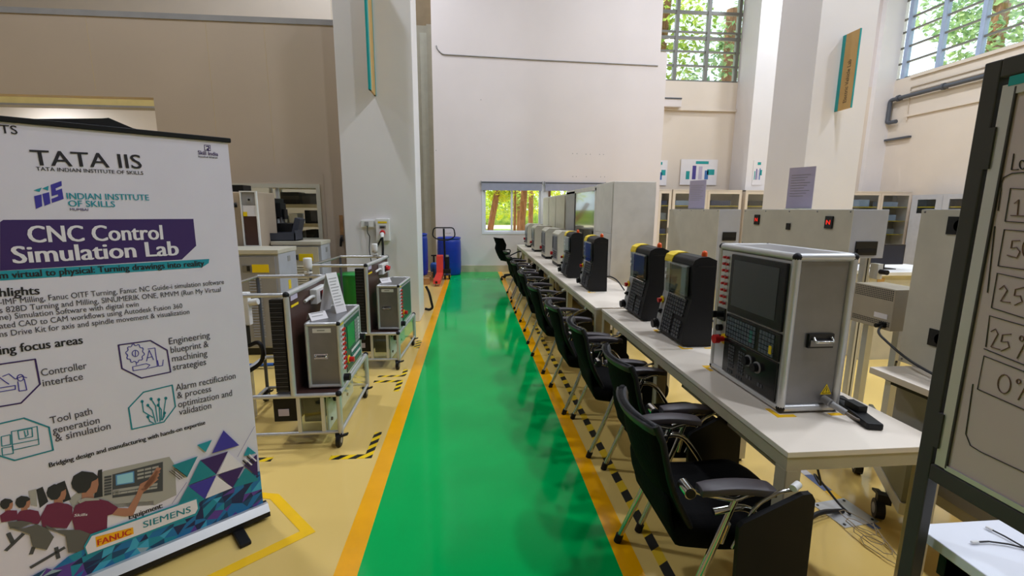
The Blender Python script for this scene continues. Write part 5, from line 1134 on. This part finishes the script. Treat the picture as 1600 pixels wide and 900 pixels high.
# shelving behind the partition window
t = thing('storage_rack', 'grey shelving rack seen through the partition window', 'rack', (-3.35, 8.0, 0))
for x in (0, .85):
    for y in (0, .4): c = MB(); c.box(x, y, 0, x+.04, y+.04, 2.2, M_alu); c.build('upright', t)
for z in (.5, .95, 1.28, 1.6, 1.92): c = MB(); c.box(0, 0, z, .89, .44, z+.06, M_tframe); c.build('shelf', t)
for x, z, w_, h, m, l in ((.10, 1.34, .12, .13, M_whitep, 'white carton on the left of the middle rack shelf'), (.26, 1.34, .14, .17, M_whitep, 'taller white carton on the middle rack shelf'), (.52, 1.34, .3, .22, M_dark, 'black case on the middle rack shelf'), (.18, 1.01, .26, .2, M_cabgrey, 'pale grey bin on the lower rack shelf'), (.52, 1.01, .3, .22, M_black, 'black case on the lower rack shelf'), (.15, 1.66, .3, .2, M_dark, 'black bin on the upper rack shelf'), (.5, 1.66, .3, .18, M_rim, 'charcoal bin on the upper rack shelf'), (.15, 1.98, .35, .18, M_dark, 'black crate on top of the rack')):
    tag(MB().box(-3.35+x, 8.06, z, -3.35+x+w_, 8.38, z+h, m).build('storage_bin', bevel=.01), l, 'box', 'boxes on the shelving rack')
t = thing('waste_bin', 'green plastic bin with a blue base behind the trainer carts', 'bin', (-1.50, 5.75, 0))
c = MB(); c.lathe([(.001, .0), (.13, 0), (.17, .78), (.18, .80), (.001, .80)], (0, 0, 0), M_green_bin); c.build('bin_body', t); c = MB(); c.lathe([(.134, .0), (.15, .001), (.155, .1), (.138, .1)], (0, 0, 0), M_bluebox); c.build('base_ring', t)
t = thing('floor_squeegee', 'blue handled squeegee lying on the floor behind the near trainer cart', 'squeegee', (-2.35, 4.55, .02), rad(0))
c = MB(); c.cyl((0, 0, .02), (.34, .02, .02), .018, M_bluebox); c.build('grip', t); c = MB(); c.cyl((-.7, -.04, .02), (0, 0, .02), .012, M_bluebox); c.cyl((.34, .02, .02), (.5, .03, .02), .012, M_black); c.build('shaft', t)
t = thing('socket_block', 'white socket block with black plug on the floor side of the louvred cabinet', 'socket', (-1.72, 3.45, .60))
c = MB(); c.box(-.06, 0, .13, .06, .05, .38, M_whitep); c.cyl((.06, .025, .30), (.12, .025, .31), .025, M_whitep); c.build('block', t, bevel=.006); c = MB(); c.tube(fillet([(.0, .02, .13), (.0, 0, -.05), (.12, 0, .02), (.14, 0, -.15), (-.02, 0, -.25)], .08), .016, M_black); c.box(-.05, -.02, -.02, .03, .05, .14, M_black); c.box(-.03, .0, -.6, .03, .04, -.2, M_alu); c.build('plug_lead', t)

# ------------------------------------------------------------------ trees outside the windows
def leafmat(name, c1, c2, tr=.5):
    m = bpy.data.materials.new(name); m.use_nodes = True; nt = m.node_tree; b = nt.nodes['Principled BSDF']; out = nt.nodes['Material Output']
    tc = nt.nodes.new('ShaderNodeTexCoord'); n = nt.nodes.new('ShaderNodeTexNoise'); n.inputs['Scale'].default_value = 2.5; n.inputs['Detail'].default_value = 3
    r = nt.nodes.new('ShaderNodeValToRGB'); r.color_ramp.elements[0].position = .35; r.color_ramp.elements[1].position = .65
    r.color_ramp.elements[0].color = (*lin(c1), 1); r.color_ramp.elements[1].color = (*lin(c2), 1)
    t = nt.nodes.new('ShaderNodeBsdfTranslucent'); x = nt.nodes.new('ShaderNodeMixShader'); x.inputs[0].default_value = tr
    nt.links.new(tc.outputs['Object'], n.inputs['Vector']); nt.links.new(n.outputs['Fac'], r.inputs['Fac']); nt.links.new(r.outputs['Color'], b.inputs['Base Color']); nt.links.new(r.outputs['Color'], t.inputs['Color'])
    nt.links.new(b.outputs[0], x.inputs[1]); nt.links.new(t.outputs[0], x.inputs[2]); nt.links.new(x.outputs[0], out.inputs['Surface']); b.inputs['Roughness'].default_value = .6
    return m
M_leafY = leafmat('yellow_green_leaves', (170, 196, 34), (228, 232, 84), .6); M_leafG = leafmat('mid_green_leaves', (128, 164, 66), (200, 214, 112), .6); M_leafD = leafmat('dark_green_leaves', (104, 142, 96), (176, 200, 140), .6)
def tree(label, x, y, trunks, crown, n, leaf, bark, seed, size=.16):
    """trunks: list of (points, radius); crown: list of (cx, cy, cz, rx, ry, rz) relative to the foot"""
    q = random.Random(seed); t = thing('tree', label, 'tree', (x, y, -.3), 0, 'trees outside the windows')
    c = MB()
    for pts, r in trunks:
        P = fillet(pts, .5, 6); 
        c.tube(P, r, bark, 10)
    c.build('trunk', t)
    c = MB()
    for k in range(n):
        cx_, cy_, cz_, rx, ry, rz = q.choice(crown)
        while True:
            u = Vector((q.uniform(-1, 1), q.uniform(-1, 1), q.uniform(-1, 1)))
            if u.length < 1: break
        p = Vector((cx_+u.x*rx, cy_+u.y*ry, cz_+u.z*rz)); s = size*q.uniform(.6, 1.3)
        e = Euler((q.uniform(-.9, .9), q.uniform(-.9, .9), q.uniform(0, 6.3))).to_matrix()
        c.add([p+e @ Vector(v)*s for v in ((-.5, 0, 0), (-.15, .26, .04), (.5, 0, -.05), (-.15, -.26, .04))], [(0, 1, 2, 3)], leaf)
    c.build('foliage', t); return t
tree('tree with a twin leaning trunk nearest the low back window', .42, 14.5, [([(0, 0, 0), (-.05, 0, 1.2), (-.15, 0, 2.2), (-.2, 0, 3.8)], .085), ([(.05, .1, 0), (.15, .1, 1.3), (.42, .1, 2.6), (.7, .1, 4)], .10), ([(.0, 0, 1.4), (-.32, 0, 1.65), (-.6, 0, 2.1)], .07)], [(.2, .8, 3.2, 1.6, 1, .9), (.5, .3, 2.5, .5, .5, .4)], 1100, M_leafY, M_bark, 1)
tree('tree with a straight brown trunk behind the window mullion', 1.62, 15.0, [([(0, 0, 0), (.02, 0, 1.5), (.1, 0, 2.6), (.0, 0, 4)], .11), ([(-.25, .2, 0), (-.2, .2, 1.5), (-.2, .2, 3.6)], .05)], [(.4, .8, 3.2, 1.5, 1, .9)], 900, M_leafY, M_bark, 2)
tree('tree with the darkest thick trunk at the right of the back window', 2.22, 14.0, [([(0, 0, 0), (.02, 0, 1.5), (.06, 0, 4)], .16)], [(.8, .9, 3.0, 1.2, .8, .8)], 800, M_leafY, M_bark2, 3)
tree('slender tree with thin orange-brown trunks further back', 2.3, 18.0, [([(0, 0, 0), (.03, 0, 4)], .10), ([(-.45, .4, 0), (-.42, .4, 4)], .07)], [(-.3, .6, 3.0, 2.0, 1.2, 1.0), (-.9, .5, 2.2, 1.3, .8, .55)], 1500, M_leafG, M_bark, 4)
tree('bushy tree far behind the twin trunk', -.2, 22, [([(0, 0, 0), (0, 0, 4)], .14)], [(.8, 0, 2.9, 3.2, 1.5, 1.1), (3.4, .5, 2.6, 1.8, 1.2, .9), (1.5, .2, 2.0, 2.6, 1.2, .6)], 2600, M_leafY, M_bark, 5, .24)
tree('broad tree filling the tall far window left part', 6.3, 16.5, [([(0, 0, 0), (.1, 0, 4), (.4, 0, 9)], .2)], [(.0, 0, 6.8, 1.5, 1.0, 1.3), (.9, .4, 8.6, 1.5, 1.0, 1.3), (-.6, 0, 8.2, 1.2, 1, 1.2)], 1500, M_leafG, M_bark, 6, .26)
tree('broad tree filling the tall far window right part', 9.4, 17.0, [([(0, 0, 0), (0, 0, 9)], .2)], [(-.3, 0, 6.8, 1.7, 1.0, 1.3), (.6, .3, 8.4, 1.6, 1.0, 1.0), (1.6, 0, 7.4, 1.4, 1.0, 1.4)], 1400, M_leafD, M_bark, 7, .26)
tree('leafy tree outside the right wall window by the far corner', 16.0, 13.6, [([(0, 0, 0), (0, 0, 9)], .2)], [(0, 0, 7.2, 1.2, 1.6, 1.4), (.4, 1.2, 8.6, 1.3, 1.6, 1.2)], 1500, M_leafD, M_bark, 8, .26)
tree('leafy tree outside the right wall window above the whiteboard', 16.2, 9.6, [([(0, 0, 0), (0, 0, 9)], .2)], [(0, 0, 7.2, 1.2, 1.9, 1.4), (.4, -.8, 8.6, 1.3, 1.6, 1.2)], 1500, M_leafG, M_bark, 9, .26)
c = MB(); c.box(-20, 55, -.3, 26, 55.6, 1.5, M_leafG); c.box(-20, 40, -.295, 20, 44, -.28, M_leafG); struct(c.build('exterior_hedge'), 'green hedge far behind the back window')
